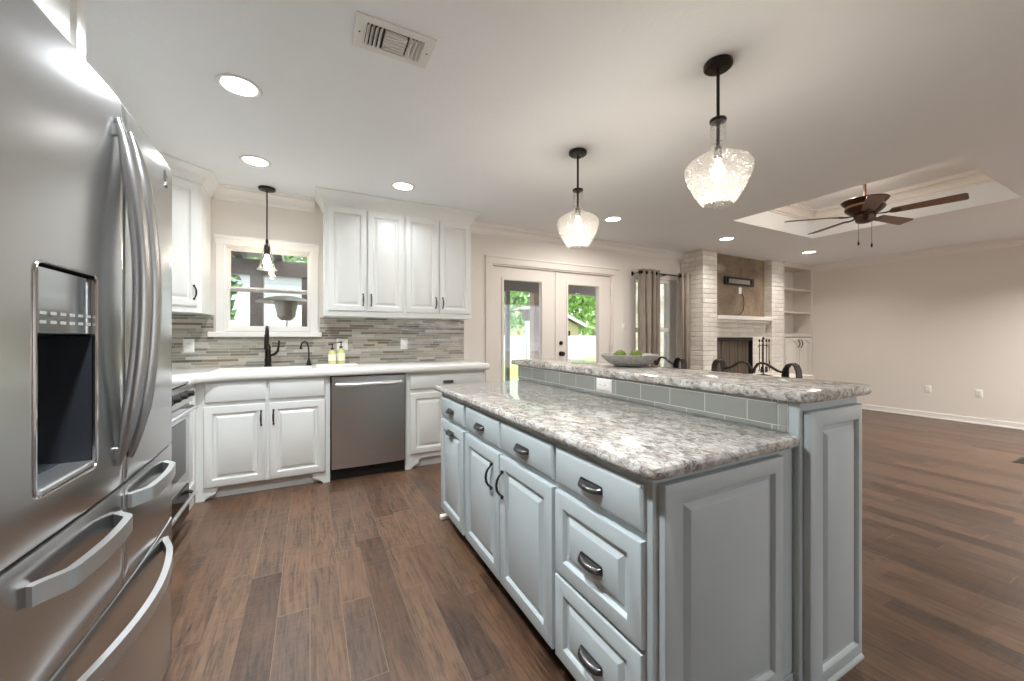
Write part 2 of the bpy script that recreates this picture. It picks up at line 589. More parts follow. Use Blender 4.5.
def slab(bm, P, z0, z1, edge=0.008, hole=None):
    """worktop from a CCW outline with eased edges, an optional CCW hole"""
    t = z1 - z0
    prof = [(edge * 0.6, z0), (edge * 0.15, z0 + edge * 0.5), (0, z0 + edge), (0, z1 - edge), (edge * 0.3, z1 - edge * 0.3), (edge, z1)]
    rr = []
    for d, z in prof:
        q = inset_poly(P, d) if d else [V(p) for p in P]
        rr.append([(p.x, p.y, z) for p in q])
    if hole is None:
        rings(bm, rr)
        return bm
    vs = rings(bm, rr, cap0=False, cap1=False)
    hb = [bm.verts.new((p[0], p[1], z0)) for p in hole]
    ht = [bm.verts.new((p[0], p[1], z1)) for p in hole]
    m = len(hole)
    for i in range(m):
        bm.faces.new((ht[i], ht[(i + 1) % m], hb[(i + 1) % m], hb[i]))
    bm.edges.ensure_lookup_table()
    for outer, inner in ((vs[0], hb), (vs[-1], ht)):
        es = []
        for ring in (outer, inner):
            for i in range(len(ring)):
                e = bm.edges.get((ring[i], ring[(i + 1) % len(ring)]))
                es.append(e)
        bmesh.ops.triangle_fill(bm, edges=es, use_beauty=True)
    return bm


def rounded(P, rad, n=5):
    """round the corners of a polygon: rad a list of radii"""
    out = []
    N = len(P)
    for i in range(N):
        b = V(P[i]); a = V(P[i - 1]); c = V(P[(i + 1) % N])
        r = rad[i]
        if r <= 0:
            out.append(b); continue
        d1, d2 = (a - b).normalized(), (c - b).normalized()
        p0, p1 = b + d1 * r, b + d2 * r
        for k in range(n + 1):
            t = k / n
            out.append(p0 * (1 - t) ** 2 + b * 2 * t * (1 - t) + p1 * t * t)
    return out


def prism(bm, P, o, u, v, n, depth):
    """polygon P (2D) in plane (o; u, v) pushed along n"""
    o, u, v, n = V(o), V(u), V(v), V(n)
    rings(bm, [[o + u * a + v * b for a, b in P], [o + u * a + v * b + n * depth for a, b in P]])
    return bm


def crown(bm, path, ztop, side, prof):
    """moulding swept along a horizontal path with mitred corners; side +1 puts it left of the path"""
    pts = [V(p) for p in path]
    rr = []
    for i, p in enumerate(pts):
        d1 = (p - pts[i - 1]).normalized() if i > 0 else (pts[1] - p).normalized()
        d2 = (pts[i + 1] - p).normalized() if i < len(pts) - 1 else d1
        n1, n2 = V((-d1.y, d1.x)) * side, V((-d2.y, d2.x)) * side
        m = (n1 + n2) / max(0.3, 1 + n1.dot(n2))
        rr.append([(p.x + m.x * o, p.y + m.y * o, ztop + h) for o, h in prof])
    rings(bm, rr)
    return bm


CROWN = [(0, -0.112), (0.012, -0.112), (0.014, -0.096), (0.026, -0.094), (0.027, -0.086), (0.034, -0.060), (0.050, -0.038), (0.058, -0.032), (0.070, -0.031), (0.071, -0.016), (0.082, -0.014), (0.082, 0), (0, 0)]

ORIG = {}


def obj(name, bm, m, parent=None, loc=None, recalc=True, sharp=0.55):
    """link a bmesh (built in world coordinates) as one mesh object"""
    if recalc:
        bmesh.ops.recalc_face_normals(bm, faces=bm.faces)
    base = ORIG[parent.name] if parent is not None else V((0, 0, 0))
    o0 = V(loc) if loc is not None else base
    bmesh.ops.translate(bm, verts=bm.verts, vec=-o0)
    me = bpy.data.meshes.new(name)
    bm.to_mesh(me)
    bm.free()
    me.polygons.foreach_set('use_smooth', [True] * len(me.polygons))
    me.set_sharp_from_angle(angle=sharp)
    me.materials.append(m if not isinstance(m, str) else M[m])
    o = bpy.data.objects.new(name, me)
    col.objects.link(o)
    o.location = o0 - base
    if parent is not None:
        o.parent = parent
    ORIG[o.name] = o0
    return o


def tag(o, label=None, cat=None, group=None, kind=None):
    for k, v in (('label', label), ('category', cat), ('group', group), ('kind', kind)):
        if v:
            o[k] = v
    return o


def thing(name, label, cat, loc, group=None):
    o = bpy.data.objects.new(name, None)
    o.empty_display_size = 0.1
    col.objects.link(o)
    o.location = loc
    ORIG[o.name] = V(loc)
    return tag(o, label, cat, group)


def struct(name, bm, m, parent=None, **kw):
    o = obj(name, bm, m, parent, **kw)
    if parent is None:
        o['kind'] = 'structure'
    return o


def structroot(name, loc):
    o = bpy.data.objects.new(name, None)
    o.empty_display_size = 0.1
    col.objects.link(o)
    o.location = loc
    ORIG[o.name] = V(loc)
    o['kind'] = 'structure'
    return o


def dup(root, loc, label=None, group=None):
    """a copy of a thing with copies of its parts and sub-parts"""
    r = root.copy(); col.objects.link(r)
    r.location = loc
    if label: r['label'] = label
    if group: r['group'] = group
    for ch in list(root.children):
        c = ch.copy(); col.objects.link(c); c.parent = r
        for g2 in list(ch.children):
            d = g2.copy(); col.objects.link(d); d.parent = c
    ORIG[r.name] = V(loc)
    return r


def lamp(name, kind, loc, energy, color, parent=None, **kw):
    d = bpy.data.lights.new(name, kind)
    d.energy = energy
    d.color = color
    for k, v in kw.items():
        setattr(d, k, v)
    o = bpy.data.objects.new(name, d)
    col.objects.link(o)
    base = ORIG[parent.name] if parent is not None else V((0, 0, 0))
    o.location = V(loc) - base
    if parent is not None:
        o.parent = parent
    return o


# doors and drawer fronts: nested rectangles with heights
def udir_of(n):
    return V((0, 0, 1)).cross(V(n))


def loops(bm, o, n, w, h, ls, arch=0.0):
    o, n = V(o), V(n).normalized()
    u, v = udir_of(n), V((0, 0, 1))
    rr = []
    for (l, r, b, t, nn) in ls:
        x0, x1, y0, y1 = l, w - r, b, h - t
        p = [(x0, y0), (x1, y0)]
        if arch:
            inner = l > 0.03
            N = 12
            for k in range(N + 1):
                s = k / N
                a = arch * math.sin(PI * s) ** 1.5 if inner else 0.0
                p.append((x1 + (x0 - x1) * s, y1 - (arch if inner else 0) + a))
        else:
            p += [(x1, y1), (x0, y1)]
        rr.append([o + u * a + v * b2 + n * nn for a, b2 in p])
    rings(bm, rr)
    return bm


def raised(bm, o, n, w, h, fr=0.055, T=0.02, arch=0.0):
    """raised-panel door; o = lower left corner seen from outside, on the plane behind it"""
    fl, frr, fb, ft = fr if isinstance(fr, tuple) else (fr, fr, fr, fr)
    L = lambda k, e, nn: (fl * k + e, frr * k + e, fb * k + e, ft * k + e, nn)
    return loops(bm, o, n, w, h, [L(0, 0, 0), L(0, 0, T - 0.006), L(0, 0.002, T - 0.002), L(0, 0.006, T), L(1, -0.008, T), L(1, -0.003, T - 0.005), L(1, 0, T - 0.012),
                                  L(1, 0.012, T - 0.012), L(1, 0.028, T - 0.002), L(1, 0.031, T - 0.0005)], arch)


def front(bm, o, n, w, h, T=0.02):
    L = lambda e, nn: (e, e, e, e, nn)
    return loops(bm, o, n, w, h, [L(0, 0), L(0, T - 0.009), L(0.004, T - 0.004), L(0.012, T)])


def cup(bm, c, n, w=0.104, h=0.032, d=0.028):
    """half-moon cup pull; c on the face"""
    c, n = V(c), V(n).normalized()
    u, v = udir_of(n), V((0, 0, 1))
    N, K = 14, 6
    def surf(s):
        rr = []
        for i in range(N + 1):
            a = PI * i / N
            row = []
            for k in range(K + 1):
                b = PI / 2 * k / K
                # quarter shell: flat plate above, belly out and down
                row.append(c + u * (-math.cos(a) * w / 2 * s) + v * (h * 0.55 * math.cos(b) * s - h * 0.45) + n * (d * math.sin(b) * math.sin(a) ** 0.7 * s + 0.001))
            rr.append(row)
        return rr
    A, B = surf(1.0), surf(0.90)
    va = [[bm.verts.new(p) for p in r] for r in A]
    vb = [[bm.verts.new(p) for p in r] for r in B]
    for i in range(N):
        for k in range(K):
            bm.faces.new((va[i][k], va[i + 1][k], va[i + 1][k + 1], va[i][k + 1]))
            bm.faces.new((vb[i][k + 1], vb[i + 1][k + 1], vb[i + 1][k], vb[i][k]))
        bm.faces.new((va[i][K], va[i + 1][K], vb[i + 1][K], vb[i][K]))
        bm.faces.new((va[i][0], vb[i][0], vb[i + 1][0], va[i + 1][0]))
    # back plate and little side ears
    P = [(-w / 2, h * 0.08), (-w / 2 + 0.004, h * 0.22), (w / 2 - 0.004, h * 0.22), (w / 2, h * 0.08), (w / 2, -h * 0.55), (w / 2 - 0.01, -h * 0.55), (w / 2 - 0.012, -h * 0.1),
         (-w / 2 + 0.012, -h * 0.1), (-w / 2 + 0.01, -h * 0.55), (-w / 2, -h * 0.55)]
    prism(bm, P, c, u, v, n, 0.004)
    bmesh.ops.remove_doubles(bm, verts=bm.verts, dist=1e-5)
    return bm


def bow(bm, c, n, L=0.125, out=0.03, r=0.0055):
    """vertical wrought bow pull with splayed ends"""
    c, n = V(c), V(n).normalized()
    v = V((0, 0, 1))
    P = [(-1.0, .05), (-.9, .10), (-.78, .22), (-.6, .62), (-.35, .9), (0, 1.0), (.35, .9), (.6, .62), (.78, .22), (.9, .10), (1.0, .05)]
    pts = [c + v * (a * L / 2) + n * (0.003 + b * out) for a, b in P]
    tube(bm, pts, [r * k for k in (1.3, 1.25, .9, .95, 1.1, 1.2, 1.1, .95, .9, 1.25, 1.3)], 8)
    for a in (-0.88, 0.88):
        cyl(bm, c + v * a * L / 2, c + v * a * L / 2 + n * (out * 0.2), r * 1.3, r, 8)
    return bm


W, S = V((-1, 0, 0)), V((0, -1, 0))       # faces looking to -x and to -y
E_, = (V((1, 0, 0)),)

# ------------------------------------------------------------------ the room
XL, XR, YB, YF, ZC = -1.37, 8.30, 4.20, -3.4, 2.54
bm = new(); box(bm, XL - .12, XR + .12, YF - .12, YB + .12, -0.1, 0)
struct('floor', bm, 'floor')

TX0, TX1, TY0, TY1, TZ = 4.25, 5.96, 1.01, 2.73, 2.88
bm = new()
box(bm, XL - .12, TX0, YF - .12, YB + .12, ZC, ZC + .06)
box(bm, TX1, XR + .12, YF - .12, YB + .12, ZC, ZC + .06)
box(bm, TX0, TX1, YF - .12, TY0, ZC, ZC + .06)
box(bm, TX0, TX1, TY1, YB + .12, ZC, ZC + .06)
for a in ((TX0 - .04, TX0, TY0 - .04, TY1 + .04), (TX1, TX1 + .04, TY0 - .04, TY1 + .04), (TX0, TX1, TY0 - .04, TY0), (TX0, TX1, TY1, TY1 + .04)):
    box(bm, *a, ZC + .06, TZ)
box(bm, TX0 - .04, TX1 + .04, TY0 - .04, TY1 + .04, TZ, TZ + .05)
struct('ceiling', bm, 'ceil')

# back wall with openings: kitchen window, garden doors, living room window
KW = (-0.665, 0.005, 1.27, 2.03)
DR = (1.92, 3.80, 0.0, 2.10)
LW = (4.22, 5.14, 0.55, 2.10)
bm = new()
y0, y1 = YB, YB + .14
box(bm, XL - .12, KW[0], y0, y1, 0, ZC)
box(bm, KW[0], KW[1], y0, y1, 0, KW[2]); box(bm, KW[0], KW[1], y0, y1, KW[3], ZC)
box(bm, KW[1], DR[0], y0, y1, 0, ZC)
box(bm, DR[0], DR[1], y0, y1, DR[3], ZC)
box(bm, DR[1], LW[0], y0, y1, 0, ZC)
box(bm, LW[0], LW[1], y0, y1, 0, LW[2]); box(bm, LW[0], LW[1], y0, y1, LW[3], ZC)
box(bm, LW[1], XR + .12, y0, y1, 0, ZC)
struct('wall_back', bm, 'wall')
bm = new(); box(bm, XL - .12, XL, YF, YB, 0, ZC); struct('wall_left', bm, 'wall')
bm = new(); box(bm, XR, XR + .12, YF, YB, 0, ZC); struct('wall_right', bm, 'wall')
# wall behind the viewer; its two wide windows are added to brighten the room
FW_ADDED = [(2.2, 4.9, 0.1, 2.4), (5.1, 8.0, 0.1, 2.4)]
bm = new()
xs = XL - .12
for (a, b, c, d) in FW_ADDED:
    box(bm, xs, a, YF - .12, YF, 0, ZC)
    box(bm, a, b, YF - .12, YF, 0, c); box(bm, a, b, YF - .12, YF, d, ZC)
    xs = b
box(bm, xs, XR + .12, YF - .12, YF, 0, ZC)
struct('wall_front', bm, 'wall')
for i, (a, b, c, d) in enumerate(FW_ADDED):
    r = structroot('window_%d' % (i + 3), ((a + b) / 2, YF, c))  # added window, unseen, lets in extra daylight
    bm = new()
    frame4(bm, a, b, YF - .1, YF + .01, c, d, .06, .06, .06, .06); box(bm, (a + b) / 2 - .03, (a + b) / 2 + .03, YF - .09, YF, c + .06, d - .06)
    obj('window_frame', bm, 'trim', r)
    bm = new(); box(bm, a + .05, b - .05, YF - .06, YF - .055, c + .05, d - .05); obj('pane', bm, 'pane', r)

# crown mouldings and skirting
FP0, FPY = 5.20, 3.80                      # left side and front of the chimney breast
bm = new(); crown(bm, [(0.04, YB), (-0.74, YB)], ZC, 1, CROWN); struct('trim_1', bm, 'trim')
bm = new(); crown(bm, [(FP0, YB), (1.55, YB)], ZC, 1, CROWN); struct('trim_2', bm, 'trim')
bm = new(); crown(bm, [(XR, YF), (XR, FPY)], ZC, 1, CROWN); struct('trim_3', bm, 'trim')
bm = new(); crown(bm, [(XL, 0.80), (XL, YF), (XR, YF)], ZC, 1, CROWN); struct('trim_4', bm, 'trim')
TR = [(o * 1.3, h * 1.15) for o, h in CROWN]
bm = new(); crown(bm, [(TX0, TY0), (TX1, TY0), (TX1, TY1), (TX0, TY1), (TX0, TY0)], TZ, 1, TR); struct('trim_5', bm, 'trim')
bm = new(); box(bm, XR - .016, XR, YF, FPY, 0, .085, .004); box(bm, XR - .03, XR - .016, YF, FPY, 0, .02, .004); struct('baseboard_right', bm, 'trim')
bm = new(); box(bm, 3.95, FP0, YB - .016, YB, 0, .085, .004); struct('baseboard_back', bm, 'trim')
bm = new(); box(bm, XL, XL + .016, YF, 0.80, 0, .085, .004); struct('baseboard_left', bm, 'trim')
bm = new(); box(bm, XL, XR, YF, YF + .016, 0, .085, .004); struct('baseboard_front', bm, 'trim')

# backsplash
bm = new()
box(bm, XL, KW[0] - .08, YB - .008, YB, .9555, 1.41)
box(bm, KW[0] - .08, KW[1] + .08, YB - .008, YB, .9555, 1.27)
box(bm, KW[1] + .08, 1.565, YB - .008, YB, .9555, 1.41)
struct('trim_6', bm, 'mosaic')
bm = new(); box(bm, XL, XL + .008, 1.80, YB - .008, .9555, 1.41); struct('trim_7', bm, 'mosaic')

# kitchen window
r = structroot('window_1', ((KW[0] + KW[1]) / 2, YB, KW[2]))
bm = new()
a, b, c, d = KW
cw = .066
box(bm, a - cw, a + .002, YB - .018, YB, c - .02, d + .055, .004)
box(bm, b - .002, b + cw, YB - .018, YB, c - .02, d + .055, .004)
box(bm, a - cw - .004, b + cw + .004, YB - .02, YB, d, d + .06, .004)
box(bm, a - cw - .014, b + cw + .014, YB - .035, YB, d + .055, d + .085, .006)
obj('casing', bm, 'trim', r)
bm = new(); box(bm, a - .115, b + .095, YB - .055, YB + .02, c - .05, c - .004, .006); obj('stool', bm, 'trim', r)
bm = new()
frame4(bm, a + .0005, b - .0005, YB - .0005, YB + .13, c + .0005, d - .0005, .012, .014, .024, .010)
obj('window_frame', bm, 'trim', r)
zm = 1.655
for nm, yy, z0, z1 in (('upper_sash', YB + .075, zm - .018, d - .0105), ('lower_sash', YB + .04, c + .0245, zm + .018)):
    bm = new()
    x0, x1 = a + .0125, b - .0145
    frame4(bm, x0, x1, yy, yy + .03, z0, z1, .016, .014, .026, .016)
    s_ = obj(nm, bm, 'trim', r)
    bm = new(); box(bm, x0 + .012, x1 - .012, yy + .012, yy + .016, z0 + .025, z1 - .025); obj('pane', bm, 'pane', s_)

# living room window
r = structroot('window_2', ((LW[0] + LW[1]) / 2, YB, LW[2]))
a, b, c, d = LW
bm = new()
frame4(bm, a, b, YB + .02, YB + .12, c, d, .045, .17, .045, .045)
box(bm, a + .045, b - .17, YB + .03, YB + .11, 1.30, 1.36)
obj('window_frame', bm, 'trim', r)
bm = new(); box(bm, a + .04, b - .04, YB + .065, YB + .07, c + .04, d - .04); obj('pane', bm, 'pane', r)
bm = new(); box(bm, a - .05, b + .03, YB - .05, YB + .02, c - .03, c, .005); obj('stool', bm, 'trim', r)

# garden double door
r = structroot('door_1', ((DR[0] + DR[1]) / 2, YB, 0))
a, b, c, d = DR
bm = new()
for (x0, x1) in ((a - .085, a + .005), (b - .005, b + .085)):
    box(bm, x0, x1, YB - .018, YB, 0, d + .085, .004)
box(bm, a - .085, b + .085, YB - .02, YB, d - .005, d + .085, .004)
box(bm, a - .095, b + .095, YB - .028, YB, d + .07, d + .092, .004)
obj('casing', bm, 'doorpaint', r)
bm = new()
for (x0, x1) in ((a, a + .02), (b - .02, b)):
    box(bm, x0, x1, YB, YB + .14, 0, d)
box(bm, a, b, YB, YB + .14, d - .02, d)
obj('jamb', bm, 'doorpaint', r)
xm = 2.862
for (x0, x1, l0, l1, act) in ((a + .022, xm - .004, 2.085, 2.64, False), (xm + .004, b - .022, 3.04, 3.575, True)):
    bm = new()
    zb, zt, Z1 = .26, 1.93, d - .024
    frame4(bm, x0, x1, YB + .03, YB + .075, .01, Z1, l0 - x0, x1 - l1, zb - .01, Z1 - zt)
    frame4(bm, l0 - .02, l1 + .02, YB + .018, YB + .087, zb - .02, zt + .02, .026, .026, .026, .026)
    lf = obj('door_leaf', bm, 'doorpaint', r)
    bm = new(); box(bm, l0, l1, YB + .05, YB + .056, zb, zt); obj('pane', bm, 'pane', lf)
    if act:
        bm = new()
        lathe(bm, [(.0, -.002), (.027, -.001), (.028, .008), (.018, .014), (.012, .02), (0, .02)], (2.935, YB + .03, 1.14), 20, (0, -1, 0))
        box(bm, 2.93, 2.94, YB, YB + .012, 1.122, 1.158, .002)
        obj('deadbolt', bm, 'bronze', lf)
        bm = new()
        lathe(bm, [(0, 0), (.032, 0), (.032, .006), (.012, .012), (.011, .03), (.026, .04), (.03, .055), (.022, .068), (0, .07)], (2.935, YB + .03, 1.0), 20, (0, -1, 0))
        obj('door_knob', bm, 'bronze', lf)
        bm = new(); box(bm, xm - .022, xm + .012, YB + .016, YB + .03, .01, Z1, .004); obj('astragal', bm, 'doorpaint', lf)
        for zz in (.25, 1.05, 1.85):
            bm = new(); cyl(bm, (b - .022, YB + .022, zz - .045), (b - .022, YB + .022, zz + .045), .006); obj('hinge', bm, 'chrome', lf)

# ------------------------------------------------------------------ kitchen island
FX = 0.787                                  # face frame of the long side
DT = 0.021
YE = 0.72                                   # near end
island_units = [
    ('drawer_cabinet', 'grey three-drawer island cabinet at the near end, raised panel on its side', YE, 1.152,
     [('drawer', .740, 1.143, .706, .832, 'slab', 'cup'), ('drawer', .740, 1.143, .398, .682, 'raised', 'cup'), ('drawer', .740, 1.143, .100, .386, 'raised', 'cup')]),
    ('double_door_cabinet', 'grey island cabinet with two doors under two drawers, between drawer stack and narrow pull-out', 1.152, 2.05,
     [('drawer', 1.162, 1.590, .708, .832, 'slab', 'cup'), ('drawer', 1.602, 2.035, .708, .832, 'slab', 'cup'),
      ('door', 1.162, 1.590, .100, .682, 'raised', 'bowfar'), ('door', 1.602, 2.035, .100, .682, 'raised', 'bownear')]),
    ('pull_out_cabinet', 'narrow grey island cabinet with cup pull on its door, farthest from the viewer', 2.05, 2.53,
     [('drawer', 2.070, 2.485, .708, .832, 'slab', 'cup'), ('door', 2.070, 2.485, .095, .682, 'raised', 'cuptop')]),
]
for name, label, ya, yb, fronts in island_units:
    t = thing(name, label, 'cabinet', (1.1, (ya + yb) / 2, 0))
    bm = new(); box(bm, FX, 1.4455, ya, yb, .09, .861, .002); obj('carcass', bm, 'grey', t)
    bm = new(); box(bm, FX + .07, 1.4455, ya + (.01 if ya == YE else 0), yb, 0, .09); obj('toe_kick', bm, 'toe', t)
    for (nm, p, q, z0, z1, sty, hd) in fronts:
        bm = new()
        o = (FX, q, z0)
        if sty == 'slab':
            front(bm, o, W, q - p, z1 - z0, DT)
        else:
            raised(bm, o, W, q - p, z1 - z0, .062 if nm == 'door' else .058, DT)
        d_ = obj(nm, bm, 'grey', t)
        bm = new()
        yc = (p + q) / 2
        if hd == 'cup':
            cup(bm, (FX - DT, yc, (z0 + z1) / 2 + (.0 if sty == 'slab' else -.008)), W); obj('cup_pull', bm, 'pewter', d_)
        elif hd == 'cuptop':
            cup(bm, (FX - DT, yc, z1 - .045), W); obj('cup_pull', bm, 'pewter', d_)
        elif hd == 'bowfar':
            bow(bm, (FX - DT, q - .035, .56), W); obj('bow_pull', bm, 'iron', d_)
        else:
            bow(bm, (FX - DT, p + .07, .56), W); obj('bow_pull', bm, 'iron', d_)
    if ya == YE:
        bm = new(); raised(bm, (.808, YE, .105), S, 1.352 - .808, .838 - .105, (.07, .056, .06, .055), .022); obj('side_panel', bm, 'grey', t)
        bm = new(); box(bm, FX, 1.4455, YE - .003, YE + .06, 0, .09, .002); obj('foot_board', bm, 'grey', t)
    if name == 'pull_out_cabinet':
        bm = new(); box(bm, FX - .012, FX + .06, yb - .03, yb + .010, 0, .024, .003); obj('foot_block', bm, 'trim', t)

# raised bar section
BX0, BX1, BY0, BY1 = 1.446, 1.850, 0.70, 2.66
t = thing('bar_cabinet', 'tall grey island end cabinet with grey tile strip carrying the raised bar', 'cabinet', ((BX0 + BX1) / 2, (BY0 + BY1) / 2, 0))
bm = new(); box(bm, BX0, BX1, BY0, BY1, 0, 1.003, .003); obj('carcass', bm, 'grey', t)
bm = new(); raised(bm, (1.470, BY0, .035), S, 1.838 - 1.470, .970 - .035, (.085, .038, .05, .062), .022); obj('side_panel', bm, 'grey', t)
bm = new()
prism(bm, [(0, 0), (.016, 0), (.016, .008), (.008, .016), (0, .018)], (1.462, BY0, 0), (0, -1, 0), (0, 0, 1), (1, 0, 0), BX1 - 1.462 + .016)
prism(bm, [(0, 0), (.016, 0), (.016, .008), (.008, .016), (0, .018)], (BX1, BY0, 0), (1, 0, 0), (0, 0, 1), (0, 1, 0), BY1 - BY0)
obj('shoe_moulding', bm, 'grey', t)
bm = new(); box(bm, BX0 - .007, BX0, .766, BY1 - .005, .8955, 1.0035); obj('tile_strip', bm, 'bartile', t, sharp=.3)
bm = new()
g0 = .0015
for P in ([(.736, .9155), (.762, .917), (.762, .987), (.736, .9885)], [(.736, .991), (.762, .9905), (.762, 1.003), (.736, 1.003)], [(.736, .896), (.762, .896), (.762, .9135), (.736, .9125)]):
    prism(bm, [(p - 0, z) for p, z in P], (BX0, 0, 0), (0, 1, 0), (0, 0, 1), (-1, 0, 0), .007)
TILE_END = plain('grey end tile', srgb(145, 147, 142), .1, var=.01)
obj('end_tile', bm, TILE_END, t)
bm = new(); box(bm, BX0 - .004, BX0, .7335, .767, .8955, 1.0035); obj('grout_bed', bm, plain('white grout', srgb(222, 222, 218), .8, var=.01), t)

# granite tops
bm = new()
P = rounded([(.745, .683), (1.412, .683), (1.4455, .708), (1.4455, 2.585), (.745, 2.585)], [.035, .012, .008, 0, .03])
slab(bm, P, .861, .895, .012)
tag(obj('countertop', bm, 'granite', None, loc=(1.1, 1.63, .861)), 'speckled granite worktop, lower level of the island', 'countertop')
bm = new()
P = rounded([(1.418, .662), (1.905, .662), (1.905, 2.75), (1.418, 2.75)], [.04, .05, .04, .03])
slab(bm, P, 1.0035, 1.040, .012)
tag(obj('bar_countertop', bm, 'granite', None, loc=(1.66, 1.7, 1.0035)), 'speckled granite raised bar top holding the grey bowl', 'countertop')

# bowl with moss balls
BW = (1.735, 1.770, 1.0405)
bm = new()
lathe(bm, [(0, 0), (.075, 0), (.085, .004), (.13, .025), (.165, .058), (.172, .072), (.168, .074), (.158, .060), (.125, .032), (.08, .014), (0, .012)], BW, 48)
tag(obj('bowl', bm, 'bowl', None, loc=BW), 'wide grey ribbed bowl with green moss balls on the raised bar', 'bowl')
for i, (dx, dy, rr_, lb) in enumerate(((-.06, .015, .037, 'green moss ball in the grey bowl, the one nearer the garden doors'),
                                       (.005, -.05, .037, 'green moss ball in the grey bowl, the one nearer the curtains'))):
    bm = new(); ball(bm, (BW[0] + dx, BW[1] + dy, BW[2] + .066), rr_, 1, 1, .94, 20, 14)
    for v in bm.verts:
        v.co += V((random.uniform(-1, 1), random.uniform(-1, 1), random.uniform(-1, 1))) * .0012
    tag(obj('moss_ball', bm, 'apple', None, loc=(BW[0] + dx, BW[1] + dy, BW[2] + .03)), lb, 'moss ball', 'moss balls in the bowl')


# outlets and switches
def outlet(loc, n, label, w=.072, h=.116, horizontal=False, kind='outlet', rockers=0):
    t = thing('outlet' if kind == 'outlet' else 'light_switch', label, kind, loc, 'wall outlets' if kind == 'outlet' else None)
    n = V(n); u = udir_of(n); o = V(loc) - u * w / 2 - V((0, 0, h / 2))
    bm = new(); front(bm, o, n, w, h, .006); obj('face_plate', bm, 'plate', t)
    if kind == 'outlet':
        for s in (-1, 1):
            c = V(loc) + (u * s * .02 if horizontal else V((0, 0, 1)) * s * .02)
            bm = new(); lathe(bm, [(0, .004), (.015, .004), (.016, .0075), (0, .0078)], c, 16, n)
            so = obj('socket', bm, 'plate', t)
            bm = new()
            for k in (-1, 1):
                q = c + u * k * .005
                prism(bm, [(-.001, -.004), (.001, -.004), (.001, .004), (-.001, .004)], q + n * .0075, u, V((0, 0, 1)), n, .0008)
            obj('slot', bm, 'black', so)
    else:
        bm = new(); front(bm, V(loc) - u * .012 - V((0, 0, .022)) + n * .004, n, .024, .044, .006); obj('toggle', bm, 'plate', t)
    return t


outlet((BX0 - .0075, 1.66, .955), W, 'white outlet plate set into the grey tile under the bar', .125, .072, True)
outlet((-.915, YB - .0085, 1.145), S, 'white outlet on the mosaic left of the kitchen window', .078, .115)
outlet((.285, YB - .0085, 1.145), S, 'white outlet on the mosaic behind the soap bottles', .10, .115)
outlet((.89, YB - .0085, 1.148), S, 'white outlet on the mosaic right of the soap bottles')
outlet((XR - .0005, 2.281, .43), W, 'white outlet low on the bare right wall, nearer the bookcase')
outlet((XR - .0005, 1.777, .43), W, 'white outlet low on the bare right wall, farther from the bookcase')
outlet((4.0, YB - .0005, 1.366), S, 'white switch plate between garden doors and curtain', .07, .11, kind='light switch')


# ------------------------------------------------------------------ bar stools
def stool_path(yc, x, half):
    P = [(.004, 1.018), (.012, 1.048), (.03, 1.074), (.055, 1.083), (.085, 1.076), (.115, 1.056), (.145, 1.040), (.172, 1.034), (.186, 1.034)]
    S_ = [(.176, .99), (.178, 1.03), (.186, 1.064), (.202, 1.088), (.224, 1.096), (.244, 1.086), (.257, 1.058), (.260, 1.02), (.256, .985), (.24, .965), (.222, .968)]
    return [V((x, yc + half * a, z - .016)) for a, z in P], [V((x, yc + half * (.176 + (a - .176) * .9), z - .024)) for a, z in S_]


def make_stool(yc, label):
    xb = 2.38
    t = thing('bar_stool', label, 'stool', (2.18, yc, 0), 'wrought iron bar stools')
    bm = new()
    for s in (-1, 1):
        a, b = stool_path(yc, xb, s)
        strap(bm, a, .018, .010, (1, 0, 0))
    obj('back_rail', bm, 'iron', t)
    for s in (-1, 1):
        a, b = stool_path(yc, xb, s)
        bm = new(); strap(bm, b, .055, .006, (1, 0, 0)); obj('scroll', bm, 'iron', t)
    for s in (-1, 1):
        bm = new(); tube(bm, [(xb, yc + s * .19, 1.05), (xb + .01, yc + s * .185, .9), (xb - .01, yc + s * .18, .72), (xb + .02, yc + s * .19, .4), (xb + .05, yc + s * .21, 0)], .011, 8); obj('leg', bm, 'iron', t)
        bm = new(); tube(bm, [(2.02, yc + s * .18, .72), (2.0, yc + s * .19, .4), (1.97, yc + s * .205, 0)], .011, 8); obj('leg', bm, 'iron', t)
    bm = new()
    tube(bm, [(2.0, yc - .19, .28), (2.0, yc + .19, .28), (xb + .03, yc + .195, .28), (xb + .03, yc - .195, .28), (2.0, yc - .19, .28)], .008, 8); obj('foot_ring', bm, 'iron', t)
    bm = new()
    slab(bm, rounded([(1.99, yc - .2), (2.39, yc - .2), (2.39, yc + .2), (1.99, yc + .2)], [.08] * 4), .72, .78, .02); obj('seat', bm, 'dark_plastic', t)
    bm = new()
    tube(bm, [(xb + .005, yc - .17, .84), (xb + .005, yc, .9), (xb + .005, yc + .17, .84)], .007, 8); obj('back_splat', bm, 'iron', t)
    return t


make_stool(1.405, 'bar stool with curled iron back in front of the fireplace')
make_stool(2.14, 'bar stool whose curled iron back shows beside the grey bowl')


